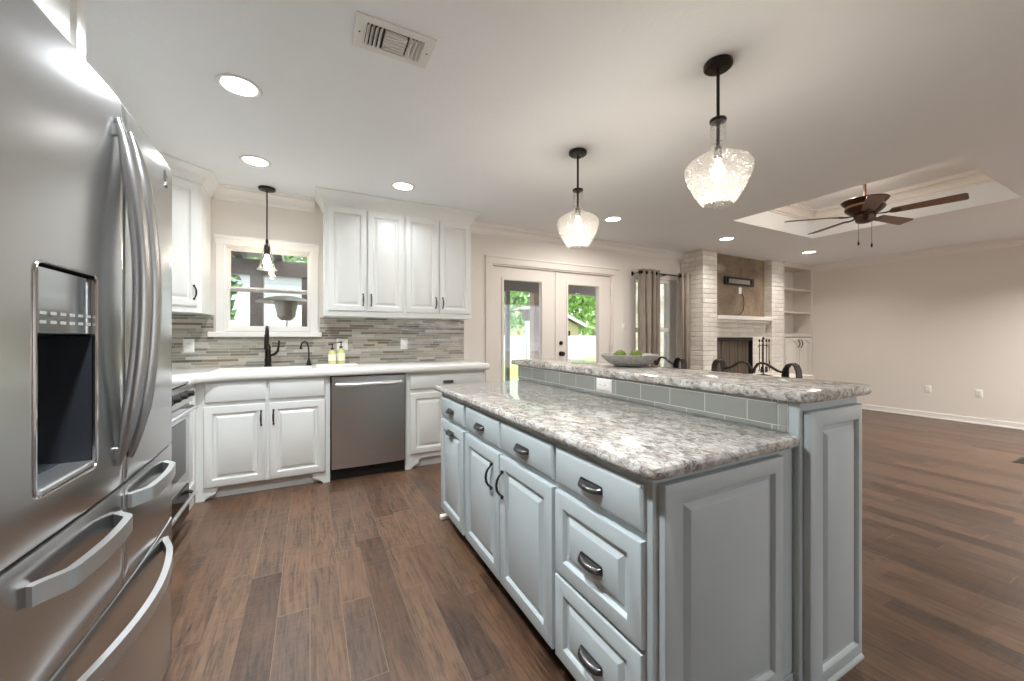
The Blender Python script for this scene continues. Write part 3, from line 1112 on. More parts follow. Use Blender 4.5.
# ------------------------------------------------------------------ sink wall cabinets
CF = 3.60                                   # face frame of the base cabinets
def base_cab(name, label, x0, x1, fronts, feet=(True, True)):
    t = thing(name, label, 'cabinet', ((x0 + x1) / 2, 3.9, 0))
    bm = new()
    if name == 'sink_cabinet':
        box(bm, x0, x1, CF, YB - .01, .092, .66); box(bm, x0, x1, CF, CF + .06, .6605, .893)
        box(bm, x0, x0 + .02, CF + .0605, YB - .01, .6605, .893); box(bm, x1 - .02, x1, CF + .0605, YB - .01, .6605, .893)
    else:
        box(bm, x0, x1, CF, YB - .01, .092, .893, .002)
    obj('carcass', bm, 'white', t)
    bm = new(); box(bm, x0 + .005, x1 - .005, CF + .05, CF + .07, 0, .0915); obj('toe_kick', bm, 'white', t)
    # bracket feet
    for k, (on, xx, s) in enumerate(((feet[0], x0, 1), (feet[1], x1, -1))):
        if on:
            bm = new()
            P = [(0, 0), (.05, 0), (.062, .012), (.085, .03), (.12, .044), (.135, .0915), (0, .0915)]
            prism(bm, [(xx + s * a - 0, b) for a, b in P], (0, CF, 0), (1, 0, 0), (0, 0, 1), (0, 1, 0), .045); obj('foot', bm, 'white', t)
    for (nm, a, b, z0, z1, sty, hd) in fronts:
        bm = new()
        if sty == 'slab':
            front(bm, (a, CF, z0), S, b - a, z1 - z0, DT)
        else:
            raised(bm, (a, CF, z0), S, b - a, z1 - z0, .06, DT)
        d_ = obj(nm, bm, 'white', t)
        bm = new()
        if hd == 'R':
            bow(bm, (b - .032, CF - DT, z1 - .11), S, .12); obj('bow_pull', bm, 'iron', d_)
        elif hd == 'L':
            bow(bm, (a + .032, CF - DT, z1 - .11), S, .12); obj('bow_pull', bm, 'iron', d_)
        elif hd == 'C':
            cup(bm, ((a + b) / 2, CF - DT, (z0 + z1) / 2), S); obj('cup_pull', bm, 'pewter', d_)
    return t


base_cab('sink_cabinet', 'white sink base cabinet with two doors under the kitchen window', -.748, .150,
         [('false_front', -.693, -.305, .727, .876, 'slab', ''), ('false_front', -.287, .112, .727, .876, 'slab', ''),
          ('door', -.697, -.305, .100, .700, 'raised', 'R'), ('door', -.287, .112, .100, .700, 'raised', 'L')])
base_cab('base_cabinet', 'white base cabinet right of the dishwasher with drawer over door', .776, 1.575,
         [('drawer', .815, 1.54, .735, .860, 'slab', 'C'), ('door', .815, 1.172, .140, .700, 'raised', 'R'), ('door', 1.183, 1.54, .140, .700, 'raised', 'L')])
# narrow cabinet between range and corner
t = thing('corner_cabinet', 'narrow white cabinet filling the corner beside the range', 'cabinet', (-1.06, 3.42, 0))
bm = new(); box(bm, XL + .01, -.752, 3.25, YB - .01, .092, .893, .002); obj('carcass', bm, 'white', t)
bm = new(); box(bm, XL + .01, -.80, 3.25, YB - .02, 0, .0915); obj('toe_kick', bm, 'white', t)
bm = new()
prism(bm, [(3.25, 0), (3.50, 0), (3.598, 0), (3.598, .0915), (3.25, .0915), (3.25, .05)], (-.752, 0, 0), (0, 1, 0), (0, 0, 1), (-1, 0, 0), .045); obj('foot', bm, 'white', t)
bm = new(); raised(bm, (-.752, 3.27, .14), E_, .27, .72, .05, .02); obj('door', bm, 'white', t)

# dishwasher
t = thing('dishwasher', 'stainless steel dishwasher between two white base cabinets', 'dishwasher', (.463, 3.9, 0))
x0, x1 = .158, .768
bm = new(); box(bm, x0 - .004, x1 + .004, CF + .02, YB - .02, .10, .892); obj('tub', bm, 'black', t)
bm = new()
N = 16
rr = []
for k in range(N + 1):                      # gently bowed door
    x = x0 + .004 + (x1 - x0 - .008) * k / N
    s = (k / N - .5) * 2
    yy = CF - .028 - .010 * (1 - s * s)
    rr.append([(x, yy + .004, .104), (x, yy, .110), (x, yy, .876), (x, yy + .006, .884), (x, CF + .02, .884), (x, CF + .02, .104)])
rings(bm, rr)
dd = obj('door', bm, 'steelx', t)
bm = new()
pts = []
for k in range(17):
    s = k / 16
    x = x0 + .035 + (x1 - x0 - .07) * s
    pts.append((x, CF - .038 - .042 * math.sin(PI * s) ** .6, .815))
tube(bm, pts, .017, 12, up=(0, 0, 1), flat=1.0); obj('handle', bm, make_steel('bright bar handle', (.85, .86, .88, 1), .3), dd)
bm = new(); box(bm, x0, x1, CF + .03, CF + .06, 0, .10); obj('kick_plate', bm, 'black', t)
fc = bpy.data.curves.new('maker_lettering', 'FONT'); fc.body = 'Whirlpool'; fc.size = .022; fc.extrude = .0004; fc.align_x = 'CENTER'
fo = bpy.data.objects.new('lettering_source', fc); col.objects.link(fo)
bpy.context.view_layer.update()
lm = bpy.data.meshes.new_from_object(fo.evaluated_get(bpy.context.evaluated_depsgraph_get()))
bpy.data.objects.remove(fo)
lm.materials.clear(); lm.materials.append(M['handle_steel'])
lo = bpy.data.objects.new('maker_lettering', lm); col.objects.link(lo); lo.parent = dd
lo.rotation_euler = (PI / 2, 0, 0); lo.location = V((.485, CF - .0392, .205)) - ORIG[dd.name]

# white worktop with sink opening, running round the corner
bm = new()
P = rounded([(XL + .002, 3.252), (-.705, 3.252), (-.705, 3.46), (-.62, 3.545), (1.605, 3.545), (1.605, YB - .009), (XL + .002, YB - .009)], [0, .015, .05, .05, .02, 0, 0], 4)
hole = [(-.68, 3.68), (-.68, 4.03), (.02, 4.03), (.02, 3.68)]
slab(bm, P, .894, .955, .018, hole)
tag(obj('countertop', bm, 'quartz', None, loc=(.1, 3.87, .894)), 'white solid worktop along the sink wall with rounded edge', 'countertop')
t = thing('sink', 'white undermount sink set in the worktop below the window', 'sink', (-.33, 3.85, .70))
bm = new()
a, b, c, d = -.682, .022, 3.678, 4.032
q = .02
rr = [[(a, c, .893), (b, c, .893), (b, d, .893), (a, d, .893)], [(a + .005, c + .005, .72), (b - .005, c + .005, .72), (b - .005, d - .005, .72), (a + .005, d - .005, .72)],
      [(a + .04, c + .04, .70), (b - .04, c + .04, .70), (b - .04, d - .04, .70), (a + .04, d - .04, .70)]]
rings(bm, rr, cap0=False)
obj('basin', bm, 'porcelain', t, recalc=False)
bm = new(); lathe(bm, [(0, 0), (.04, 0), (.042, .003), (.03, .003), (.025, .001), (0, .001)], (-.33, 3.87, .7005), 20); obj('drain', bm, 'chrome', t)

# faucet
t = thing('faucet', 'tall dark bronze kitchen faucet with side lever behind the sink', 'faucet', (-.335, 4.095, 0.9550))
bx, by = -.335, 4.095
bm = new(); lathe(bm, [(0, 0), (.030, 0), (.031, .006), (.026, .012), (.026, .05), (.028, .06), (.024, .075), (.022, .16), (.0245, .17), (.02, .19), (.013, .2), (0, .2)], (bx, by, 0.9555), 24); obj('body', bm, 'bronze', t)
bm = new()
pts = [(bx, by, 1.1430)] + [(bx, by - .075 + .075 * math.cos(a), 1.238 + .075 * math.sin(a)) for a in [PI * k / 12 for k in range(13)]]
tube(bm, pts, .0095, 10); obj('spout', bm, 'bronze', t)
bm = new(); lathe(bm, [(0, 0), (.016, 0), (.0175, .01), (.015, .09), (.013, .13), (0, .13)], (bx, by - .15, 1.112), 16); obj('spray_head', bm, 'bronze', t)
bm = new(); tube(bm, [(bx + .02, by, 1.0530), (bx + .055, by, 1.0680), (bx + .075, by, 1.0930), (bx + .083, by, 1.1430), (bx + .088, by, 1.1880)], [.012, .013, .011, .008, .0075], 8); obj('lever', bm, 'bronze', t)
# filtered water tap
t = thing('water_tap', 'small dark bronze gooseneck tap right of the faucet', 'tap', (-.015, 4.11, 0.9550))
bx, by = -.010, 4.11
bm = new(); lathe(bm, [(0, 0), (.024, 0), (.024, .006), (.018, .02), (.013, .045), (.008, .06), (0, .06)], (bx, by, 0.9555), 20); obj('base', bm, 'bronze', t)
bm = new()
tube(bm, [(bx, by, 1.003), (bx, by, 1.0830), (bx - .004, by - .006, 1.1330), (bx - .015, by - .015, 1.1680), (bx - .035, by - .03, 1.1810), (bx - .055, by - .04, 1.1680), (bx - .064, by - .045, 1.1380)], .006, 8); obj('neck', bm, 'bronze', t)
bm = new(); cyl(bm, (bx - .064, by - .045, 1.1410), (bx - .066, by - .046, 1.1080), .008, .011, 12); obj('nozzle', bm, 'bronze', t)

# tray and soap bottles
bm = new()
P = rounded([(.045, 3.90), (.40, 3.90), (.40, 4.10), (.045, 4.10)], [.02] * 4)
slab(bm, P, 0.9555, 0.9670, .004)
tag(obj('tray', bm, 'porcelain', None, loc=(.22, 4.0, 0.9555)), 'low white tray under the two soap bottles', 'tray')
for (bx, by, hh, lb) in ((.185, 4.0, .150, 'shorter yellow soap pump bottle, nearer the faucet'), (.262, 4.02, .165, 'taller pale yellow pump bottle, farther from the faucet')):
    t = thing('soap_bottle', lb, 'bottle', (bx, by, 0.9670), 'soap bottles on the tray')
    z = 0.9675
    bm = new(); lathe(bm, [(0, 0), (.033, 0), (.035, .004), (.035, hh * .68), (.030, hh * .78), (.013, hh * .86), (.012, hh * .9), (0, hh * .9)], (bx, by, z), 24); obj('body', bm, 'soap', t)
    bm = new(); lathe(bm, [(.0352, .03), (.0356, .03), (.0356, hh * .6), (.0352, hh * .6)], (bx, by, z), 24); obj('paper_label', bm, 'label_paper', t)
    bm = new(); lathe(bm, [(0, hh * .9), (.014, hh * .9), (.014, hh * .98), (.008, hh), (.0045, hh * 1.02), (.0045, hh * 1.22), (0, hh * 1.22)], (bx, by, z), 14)
    tube(bm, [(bx + .008, by, z + hh * 1.22), (bx - .012, by - .005, z + hh * 1.24), (bx - .034, by - .01, z + hh * 1.19)], [.008, .006, .004], 8)
    obj('pump', bm, 'black', t)


# ------------------------------------------------------------------ wall cabinets
UF = 3.872
ZU0, ZU1 = 1.412, 2.425
def wall_cab(name, label, x0, x1, doors):
    t = thing(name, label, 'cabinet', ((x0 + x1) / 2, 4.03, ZU0))
    bm = new(); box(bm, x0, x1, UF, YB - .002, ZU0, ZC - .002, .002); obj('carcass', bm, 'white', t)
    for (a, b, hd) in doors:
        bm = new(); raised(bm, (a, UF, ZU0 + .05), S, b - a, 2.405 - ZU0 - .05, .056, DT); d_ = obj('door', bm, 'white', t)
        bm = new(); bow(bm, ((b - .03) if hd == 'R' else (a + .03), UF - DT, ZU0 + .155), S, .115, .026); obj('bow_pull', bm, 'iron', d_)
    return t


CR2 = [(0, -.11), (.008, -.11), (.012, -.095), (.02, -.085), (.03, -.055), (.055, -.028), (.066, -.02), (.074, -.012), (.074, 0), (0, 0)]
u1 = wall_cab('wall_cabinet', 'white two-door wall cabinet nearer the kitchen window', .112, .822, [(.143, .470, 'R'), (.482, .812, 'L')])
u2 = wall_cab('wall_cabinet', 'white two-door wall cabinet nearer the garden doors', .8225, 1.528, [(.836, 1.166, 'R'), (1.178, 1.508, 'L')])
bm = new(); crown(bm, [(.112, YB - .002), (.112, UF), (1.528, UF), (1.528, YB - .002)], ZC - .001, -1, CR2)
struct('trim_8', bm, 'white')

# diagonal corner wall cabinet
t = thing('corner_wall_cabinet', 'white diagonal wall cabinet left of the kitchen window', 'cabinet', (-1.1, 3.95, ZU0))
P = [(XL + .002, YB - .002), (XL + .002, 3.59), (-1.065, 3.59), (-.765, 3.872), (-.765, YB - .002)]
bm = new(); rings(bm, [[(p[0], p[1], ZU0) for p in P], [(p[0], p[1], ZC - .002) for p in P]]); obj('carcass', bm, 'white', t)
dv = V((.30, .282, 0)); dl = dv.length; dn = V((dv.y, -dv.x, 0)).normalized()
o = V((-1.065, 3.59, ZU0 + .05)) + dv.normalized() * .035
bm = new(); raised(bm, o, dn, dl - .075, 2.405 - ZU0 - .05, .055, DT); d_ = obj('door', bm, 'white', t)
bm = new(); bow(bm, V((-.765, 3.872, ZU0 + .155)) - dv.normalized() * .068 + dn * DT, dn, .115, .026); obj('bow_pull', bm, 'iron', d_)
bm = new(); crown(bm, [(XL + .002, 3.59), (-1.065, 3.59), (-.765, 3.872), (-.765, YB - .002)], ZC - .001, -1, CR2); obj('crown_moulding', bm, 'white', t)
# wall cabinet above the range (along the left wall)
t = thing('range_wall_cabinet', 'white wall cabinet on the left wall behind the refrigerator', 'cabinet', (-1.2, 2.7, ZU0))
bm = new(); box(bm, XL + .002, -1.066, 1.82, 3.589, ZU0 + .25, ZC - .002, .002); obj('carcass', bm, 'white', t)
bm = new()
for k in range(4):
    raised(bm, (-1.066, 1.85 + k * .43, ZU0 + .29), E_, .42, .70, .056, DT)
    obj('door', bm, 'white', t); bm = new()
bm.free()
# cabinet over the refrigerator
t = thing('over_fridge_cabinet', 'white cabinet high above the refrigerator', 'cabinet', (-1.0, 1.32, 1.86))
bm = new(); box(bm, XL + .002, -.665, .86, 1.81, 1.88, ZC - .001, .002); obj('carcass', bm, 'white', t)
for (a, b) in ((.87, 1.30), (1.312, 1.745)):
    bm = new(); raised(bm, (-.665, a, 1.91), E_, b - a, .52, .056, DT); obj('door', bm, 'white', t)

# ------------------------------------------------------------------ refrigerator
FRY0, FRY1, GAP = .902, 1.812, 1.357
FXB, FXF = -.51, -.4425
t = thing('refrigerator', 'large stainless steel refrigerator with ice dispenser at left', 'refrigerator', (-.9, 1.34, 0))
bm = new(); box(bm, -1.33, FXB - .006, FRY0 + .004, FRY1 - .004, .03, 1.805, .004); obj('body', bm, 'fridge_side', t)
bm = new(); box(bm, -1.25, FXB - .03, FRY0 + .03, FRY1 - .03, 0, .03); obj('base_grille', bm, 'dark_plastic', t)


def face_x(y):
    s = (y - (FRY0 + FRY1) / 2) / ((FRY1 - FRY0) / 2)
    return FXF + .0145 * (1 - s * s)


def steel_front(bm, ya, yb, za, zb, hole=None, rnd=.005):
    """gently bowed steel skin with rounded border, back at FXB"""
    ys = [ya + (yb - ya) * k / 20 for k in range(21)]
    zs = [za + (zb - za) * k / 6 for k in range(7)]
    if hole:
        ys = sorted(set([y for y in ys if abs(y - hole[0]) > .012 and abs(y - hole[1]) > .012] + [hole[0], hole[1]]))
        zs = sorted(set([z for z in zs if abs(z - hole[2]) > .012 and abs(z - hole[3]) > .012] + [hole[2], hole[3]]))
    ys = [ya, ya + rnd * .35, ya + rnd] + [y for y in ys if ya + rnd * 1.2 < y < yb - rnd * 1.2] + [yb - rnd, yb - rnd * .35, yb]
    zs = [za, za + rnd * .35, za + rnd] + [z for z in zs if za + rnd * 1.2 < z < zb - rnd * 1.2] + [zb - rnd, zb - rnd * .35, zb]
    def drop(v, a, b):
        d = min(v - a, b - v)
        return 0 if d >= rnd else rnd - math.sqrt(max(0, rnd * rnd - (rnd - d) ** 2))
    vs = {}
    for i, y in enumerate(ys):
        for k, z in enumerate(zs):
            vs[i, k] = bm.verts.new((face_x(y) - max(drop(y, ya, yb), drop(z, za, zb)), y, z))
    for i in range(len(ys) - 1):
        for k in range(len(zs) - 1):
            if hole and hole[0] - 1e-6 <= ys[i] and ys[i + 1] <= hole[1] + 1e-6 and hole[2] - 1e-6 <= zs[k] and zs[k + 1] <= hole[3] + 1e-6:
                continue
            bm.faces.new((vs[i, k], vs[i + 1, k], vs[i + 1, k + 1], vs[i, k + 1]))
    bm.edges.ensure_lookup_table()
    be = [e for e in bm.edges if e.is_boundary]
    r_ = bmesh.ops.extrude_edge_only(bm, edges=be)
    for v in [g_ for g_ in r_['geom'] if isinstance(g_, bmesh.types.BMVert)]:
        v.co.x = FXB
    return bm


ZS1, ZS2, ZTOP = .838, .574, 1.822
H = (1.010, 1.209, .930, 1.355)             # dispenser opening
gp = .003
bm = new(); steel_front(bm, FRY0, GAP - gp, ZS1 + gp, ZTOP, H); dl_ = obj('left_door', bm, 'steel', t)
bm = new(); steel_front(bm, GAP + gp, FRY1, ZS1 + gp, ZTOP); dr_ = obj('right_door', bm, 'steel', t)
bm = new(); steel_front(bm, FRY0, GAP - gp, ZS2 + gp, ZS1 - gp); m1 = obj('left_drawer', bm, 'steel', t)
bm = new(); steel_front(bm, GAP + gp, FRY1, ZS2 + gp, ZS1 - gp); m2 = obj('right_drawer', bm, 'steel', t)
bm = new(); steel_front(bm, FRY0, FRY1, .07, ZS2 - gp); fz = obj('freezer_drawer', bm, 'steel', t)

# dispenser
ds = obj('dispenser_panel', (lambda b: (box(b, FXB + .01, face_x(1.1) - .003, H[0] + .004, H[1] - .004, 1.225, H[3] - .004, .003), b)[1])(new()), M['chrome'] if False else make_steel('glossy control panel', (.5, .52, .53, 1), .12), dl_)
bm = new()
fx = face_x(1.1)
ring = lambda e: [(H[0] - e, H[2] - e), (H[1] + e, H[2] - e), (H[1] + e, H[3] + e), (H[0] - e, H[3] + e)]
path = rounded(ring(.003), [.02] * 4, 5)
tube(bm, [(face_x(p.x) + .001, p.x, p.y) for p in path + [path[0], path[1]]], .003, 8); obj('dispenser_trim', bm, 'chrome', dl_)
bm = new()                                  # the hollow
xi = FXB + .004
a, b, c, d = H[0] + .002, H[1] - .002, H[2] + .002, 1.222
rr = [[(fx - .002, a, c), (fx - .002, b, c), (fx - .002, b, d), (fx - .002, a, d)], [(xi - .05, a + .012, c + .03), (xi - .05, b - .012, c + .03), (xi - .05, b - .012, d - .01), (xi - .05, a + .012, d - .01)]]
rings(bm, rr, cap0=False); obj('dispenser_recess', bm, 'cavity', dl_, recalc=False)
bm = new(); box(bm, xi, fx + .004, a, b, c, c + .012, .003); obj('drip_tray', bm, 'handle_steel', dl_)
bm = new(); box(bm, xi - .02, xi + .02, 1.07, 1.14, 1.08, 1.20, .006); obj('paddle', bm, 'dark_plastic', dl_)
bm = new()                                  # row of small icons on the control panel
for k in range(6):
    yy = 1.02 + k * .033
    for zz in (1.245, 1.262):
        box(bm, fx - .0032, fx - .0024, yy, yy + .02, zz, zz + .006)
obj('button_icons', bm, plain('pale icon print', srgb(172, 174, 172), .4), dl_)

# long door handles
for (dpar, yc, sgn) in ((dl_, 1.310, -1), (dr_, 1.386, 1)):
    bm = new()
    pts, rs = [], []
    for k in range(25):
        s = k / 24
        b_ = math.sin(PI * s)
        pts.append((face_x(yc) + .003 + .046 * b_ ** .8, yc, .90 + .865 * s))
        rs.append(.006 + .0125 * min(1, b_ * 2.2))
    tube(bm, pts, rs, 12, up=(0, 1, 0)); obj('handle', bm, 'door_handle_steel', dpar)
    for zz in (.93, 1.735):
        bm = new(); box(bm, face_x(yc) - .004, face_x(yc) + .012, yc - .007, yc + .007, zz - .016, zz + .016, .003)
        obj('handle_mount', bm, 'door_handle_steel', dpar)
# drawer handles: flat bars that curl back to the face at each end
def bar_handle(par, ya, yb, z, w=.034, out=.052, belly=.012):
    bm = new()
    pts = []
    for k in range(31):
        s = k / 30
        b_ = min(1, math.sin(PI * s) * 2.2)
        b_ = b_ * b_ * (3 - 2 * b_)
        y = ya + (yb - ya) * s
        pts.append((face_x(y) + .003 + out * b_ + belly * math.sin(PI * s), y, z))
    strap(bm, pts, w, .016, (0, 0, 1))
    es = [e for e in bm.edges if e.is_manifold and e.calc_face_angle(0) > 1.2]
    bmesh.ops.bevel(bm, geom=es, offset=.003, segments=2, affect='EDGES')
    obj('handle', bm, 'handle_steel', par)


bar_handle(m1, .985, 1.308, .768, .036, .030)
bar_handle(m2, 1.378, 1.695, .786, .036, .024)
bar_handle(fz, .96, 1.700, .528, .036, .012, .050)
# chrome maker's emblem
bm = new()
ye, ze = 1.712, 1.765
for P in ([(0, .022), (0, .0), (.006, -.014), (.002, -.03)], [(.004, .006), (.012, .012), (.02, .008)], [(.008, -.008), (.015, -.018), (.02, -.032)], [(.012, 0), (.02, -.008)]):
    strap(bm, [(face_x(ye) + .0005, ye + a, ze + b) for a, b in P], .004, .004, (1, 0, 0))
obj('emblem', bm, 'chrome', dr_)

# ------------------------------------------------------------------ base run beside the refrigerator, and the range
t = thing('fridge_side_cabinet', 'white base cabinet between refrigerator and range', 'cabinet', (-1.06, 2.13, 0))
bm = new(); box(bm, XL + .01, -.752, 1.83, 2.475, .092, .893, .002); obj('carcass', bm, 'white', t)
bm = new(); box(bm, XL + .01, -.82, 1.83, 2.475, 0, .0915); obj('toe_kick', bm, 'white', t)
bm = new(); raised(bm, (-.752, 1.86, .14), E_, .59, .56, .06, .02); obj('door', bm, 'white', t)
bm = new(); front(bm, (-.752, 1.86, .73), E_, .59, .13, .02); obj('drawer', bm, 'white', t)
bm = new(); slab(bm, [(XL + .01, 1.825), (-.705, 1.825), (-.705, 2.475), (XL + .01, 2.475)], .894, .955, .018)
tag(obj('countertop', bm, 'quartz', None, loc=(-1.0, 2.13, .894)), 'short white worktop between refrigerator and range', 'countertop')

t = thing('range', 'stainless steel range with gas top partly hidden by the refrigerator', 'range', (-1.05, 2.86, 0))
ya, yb = 2.482, 3.245
bm = new(); box(bm, XL + .02, -.742, ya, yb, .04, .915, .003); obj('body', bm, 'steel', t)
bm = new(); box(bm, XL + .06, -.83, ya + .01, yb - .01, 0, .04); obj('base_plinth', bm, 'black', t)
bm = new(); box(bm, XL + .02, -.707, ya, yb, .916, .932, .005); obj('cooktop', bm, 'steel', t)
bm = new()
for yy in (2.58, 2.74, 2.86, 2.98, 3.14):
    box(bm, XL + .12, -.80, yy - .006, yy + .006, .945, .957, .002)
for xx in (XL + .13, -1.05, -.81):
    box(bm, xx - .006, xx + .006, 2.53, 3.20, .944, .956, .002)
for xx in (XL + .13, -.81):
    for yy in (2.58, 2.86, 3.14):
        box(bm, xx - .007, xx + .007, yy - .007, yy + .007, .932, .95)
obj('grate', bm, 'black', t)
bm = new(); prism(bm, [(-.742, .80), (-.689, .80), (-.705, .912), (-.742, .914)], (0, ya, 0), (1, 0, 0), (0, 0, 1), (0, 1, 0), yb - ya); cp = obj('control_panel', bm, 'steel', t)
for k in range(5):
    yy = ya + .09 + k * .146
    bm = new(); lathe(bm, [(0, 0), (.024, 0), (.024, .006), (.019, .01), (.017, .034), (0, .036)], (-.696, yy, .856), 16, (.99, 0, .14)); obj('knob', bm, 'black' if k < 9 else 'steel', cp)
bm = new(); box(bm, -.742, -.702, ya + .004, yb - .004, .275, .79, .006); od = obj('oven_door', bm, 'steel', t)
bm = new(); box(bm, -.703, -.698, ya + .06, yb - .11, .36, .70, .002); obj('oven_window', bm, 'blackglass', od)
bm = new()
tube(bm, [(-.702, ya + .03, .765), (-.662, ya + .06, .768)] + [(-.655, ya + .06 + (yb - ya - .12) * k / 8, .768) for k in range(9)] + [(-.662, yb - .06, .768), (-.702, yb - .03, .765)], .012, 10); obj('handle', bm, 'handle_steel', od)
bm = new(); box(bm, -.742, -.704, ya + .004, yb - .004, .06, .265, .006); wd = obj('warming_drawer', bm, 'blackglass', t)
bm = new()
tube(bm, [(-.702, ya + .03, .215), (-.667, ya + .07, .217)] + [(-.659, ya + .07 + (yb - ya - .14) * k / 8, .217) for k in range(9)] + [(-.667, yb - .07, .217), (-.702, yb - .03, .215)], .011, 10); obj('handle', bm, 'handle_steel', wd)

# ------------------------------------------------------------------ ceiling lamps
def can(x, y, label, energy, color=(1, .93, .84), spread=140):
    t = thing('recessed_light', label, 'ceiling light', (x, y, ZC - .012), 'recessed ceiling lights')
    z = ZC
    bm = new(); lathe(bm, [(.082, -.002), (.100, -.001), (.103, -.004), (.098, -.009), (.086, -.008), (.080, -.004), (.078, -.001)], (x, y, z), 40); obj('trim_ring', bm, 'vent', t)
    bm = new(); lathe(bm, [(0, -.001), (.079, -.001), (.079, -.0035), (.05, -.005), (0, -.006)], (x, y, z), 40); obj('lens', bm, 'lens', t)
    lamp('can_lamp', 'AREA', (x, y, z - .012), energy, color, t, shape='DISK', size=.15, spread=math.radians(spread))
    return t


WARM, NEUT = (1, .95, .89), (.92, .975, 1.0)
can(-.329, 2.467, 'recessed light largest in view, above the floor before the sink', CAN_W * 1.5, NEUT)
can(-.362, 3.463, 'recessed light closest to the sink pendant', CAN_W * .28, NEUT)
can(.721, 3.44, 'recessed light just before the double wall cabinets', CAN_W * .2, NEUT)
can(3.005, 3.315, 'recessed light close behind the farther island pendant', CAN_W * 1.15, WARM, 168)
can(4.96, 3.273, 'recessed light over the left brick column of the fireplace', CAN_W * .5, WARM)
can(6.87, 3.194, 'recessed light before the bookcase, nearest the right wall', CAN_W * .6, WARM)
added_cans = [(-.15, .90, NEUT, 2.0), (6.9, .45, WARM, 2.4), (7.2, -1.0, WARM, 2.0), (4.4, -.6, WARM, 2.0), (2.6, -2.2, WARM, .7)]  # extra lamps out of view, added only to brighten the room
for i, (x, y, c, k) in enumerate(added_cans):
    can(x, y, 'added recessed ceiling light out of view', CAN_W * k, c)


def pendant(x, y, label):
    t = thing('pendant_light', label, 'pendant light', (x, y, ZC), 'glass pendants over the bar')
    bm = new(); lathe(bm, [(0, 0), (.062, 0), (.064, -.004), (.064, -.018), (.058, -.024), (.02, -.027), (0, -.027)], (x, y, ZC - .0005), 32)
    for a in (0.6, 2.7, 4.8):
        ball(bm, (x + .042 * math.cos(a), y + .042 * math.sin(a), ZC - .029), .006, u=8, v=6)
    obj('canopy', bm, 'bronze', t)
    bm = new(); cyl(bm, (x, y, ZC - .02), (x, y, 2.262), .0075, n=12); obj('stem', bm, 'bronze', t)
    bm = new(); lathe(bm, [(0, 2.278), (.012, 2.277), (.036, 2.27), (.038, 2.262), (.036, 2.256), (.014, 2.25), (.0075, 2.24), (.0075, 2.14), (.016, 2.135), (.019, 2.125), (.019, 2.085), (.015, 2.078), (0, 2.078)], (x, y, 0), 24); obj('socket_cap', bm, 'bronze', t)
    prof = [(.034, 2.255), (.0345, 2.16), (.037, 2.125), (.046, 2.110), (.074, 2.096), (.110, 2.078), (.138, 2.058), (.149, 2.038), (.150, 2.022), (.145, 1.998), (.130, 1.960), (.108, 1.915), (.086, 1.880), (.074, 1.864), (.062, 1.857)]
    bm = new()
    n = 48
    rr = [[(x + r_ * math.cos(2 * PI * k / n), y + r_ * math.sin(2 * PI * k / n), z) for k in range(n)] for r_, z in prof]
    rings(bm, rr, cap0=False, cap1=False); obj('glass_shade', bm, 'seeded', t, sharp=3.0)
    bm = new(); lathe(bm, [(0, 2.08), (.012, 2.078), (.014, 2.06), (.024, 2.035), (.030, 2.01), (.028, 1.985), (.016, 1.968), (0, 1.963)], (x, y, 0), 20); obj('bulb', bm, 'bulb', t)
    lamp('pendant_lamp', 'POINT', (x, y, 1.95), 6.0, (1, .90, .78), t, shadow_soft_size=.03)
    return t


pendant(1.745, 1.195, 'clear glass jug pendant nearer the viewer, over the bar')
pendant(1.690, 2.225, 'clear glass jug pendant farther along the bar')

# pendant above the sink
px_, py_ = -.338, 4.045
t = thing('sink_pendant', 'small bell glass pendant hanging before the kitchen window', 'pendant light', (px_, py_, ZC))
bm = new(); lathe(bm, [(0, 0), (.066, 0), (.068, -.006), (.062, -.02), (.02, -.026), (0, -.026)], (px_, py_, ZC - .0005), 32); obj('canopy', bm, 'bronze', t)
bm = new(); cyl(bm, (px_, py_, ZC - .02), (px_, py_, 2.060), .006, n=10); obj('stem', bm, 'bronze', t)
bm = new(); lathe(bm, [(0, 2.090), (.01, 2.085), (.012, 2.060), (.01, 2.040), (.02, 2.030), (.022, 2.015), (.024, 1.980), (.022, 1.950), (0, 1.950)], (px_, py_, 0), 20); obj('socket_cap', bm, 'bronze', t)
bm = new()
prof = [(.024, 2.050), (.026, 2.010), (.034, 1.980), (.042, 1.950), (.048, 1.910), (.054, 1.870), (.062, 1.840), (.072, 1.822), (.076, 1.815)]
n = 40
rings(bm, [[(px_ + r_ * math.cos(2 * PI * k / n), py_ + r_ * math.sin(2 * PI * k / n), z) for k in range(n)] for r_, z in prof], cap0=False, cap1=False)
obj('glass_shade', bm, 'sheerpane', t, sharp=3.0)
bm = new(); lathe(bm, [(.075, 1.814), (.078, 1.816), (.077, 1.819), (.074, 1.817)], (px_, py_, 0), 40); obj('shade_rim', bm, 'porcelain', t)
bm = new(); lathe(bm, [(0, 1.955), (.012, 1.950), (.016, 1.930), (.028, 1.900), (.030, 1.875), (.02, 1.850), (0, 1.842)], (px_, py_, 0), 20); obj('bulb', bm, 'bulb', t)
lamp('pendant_lamp', 'POINT', (px_, py_, 1.830), 2.5, (1, .90, .78), t, shadow_soft_size=.03)

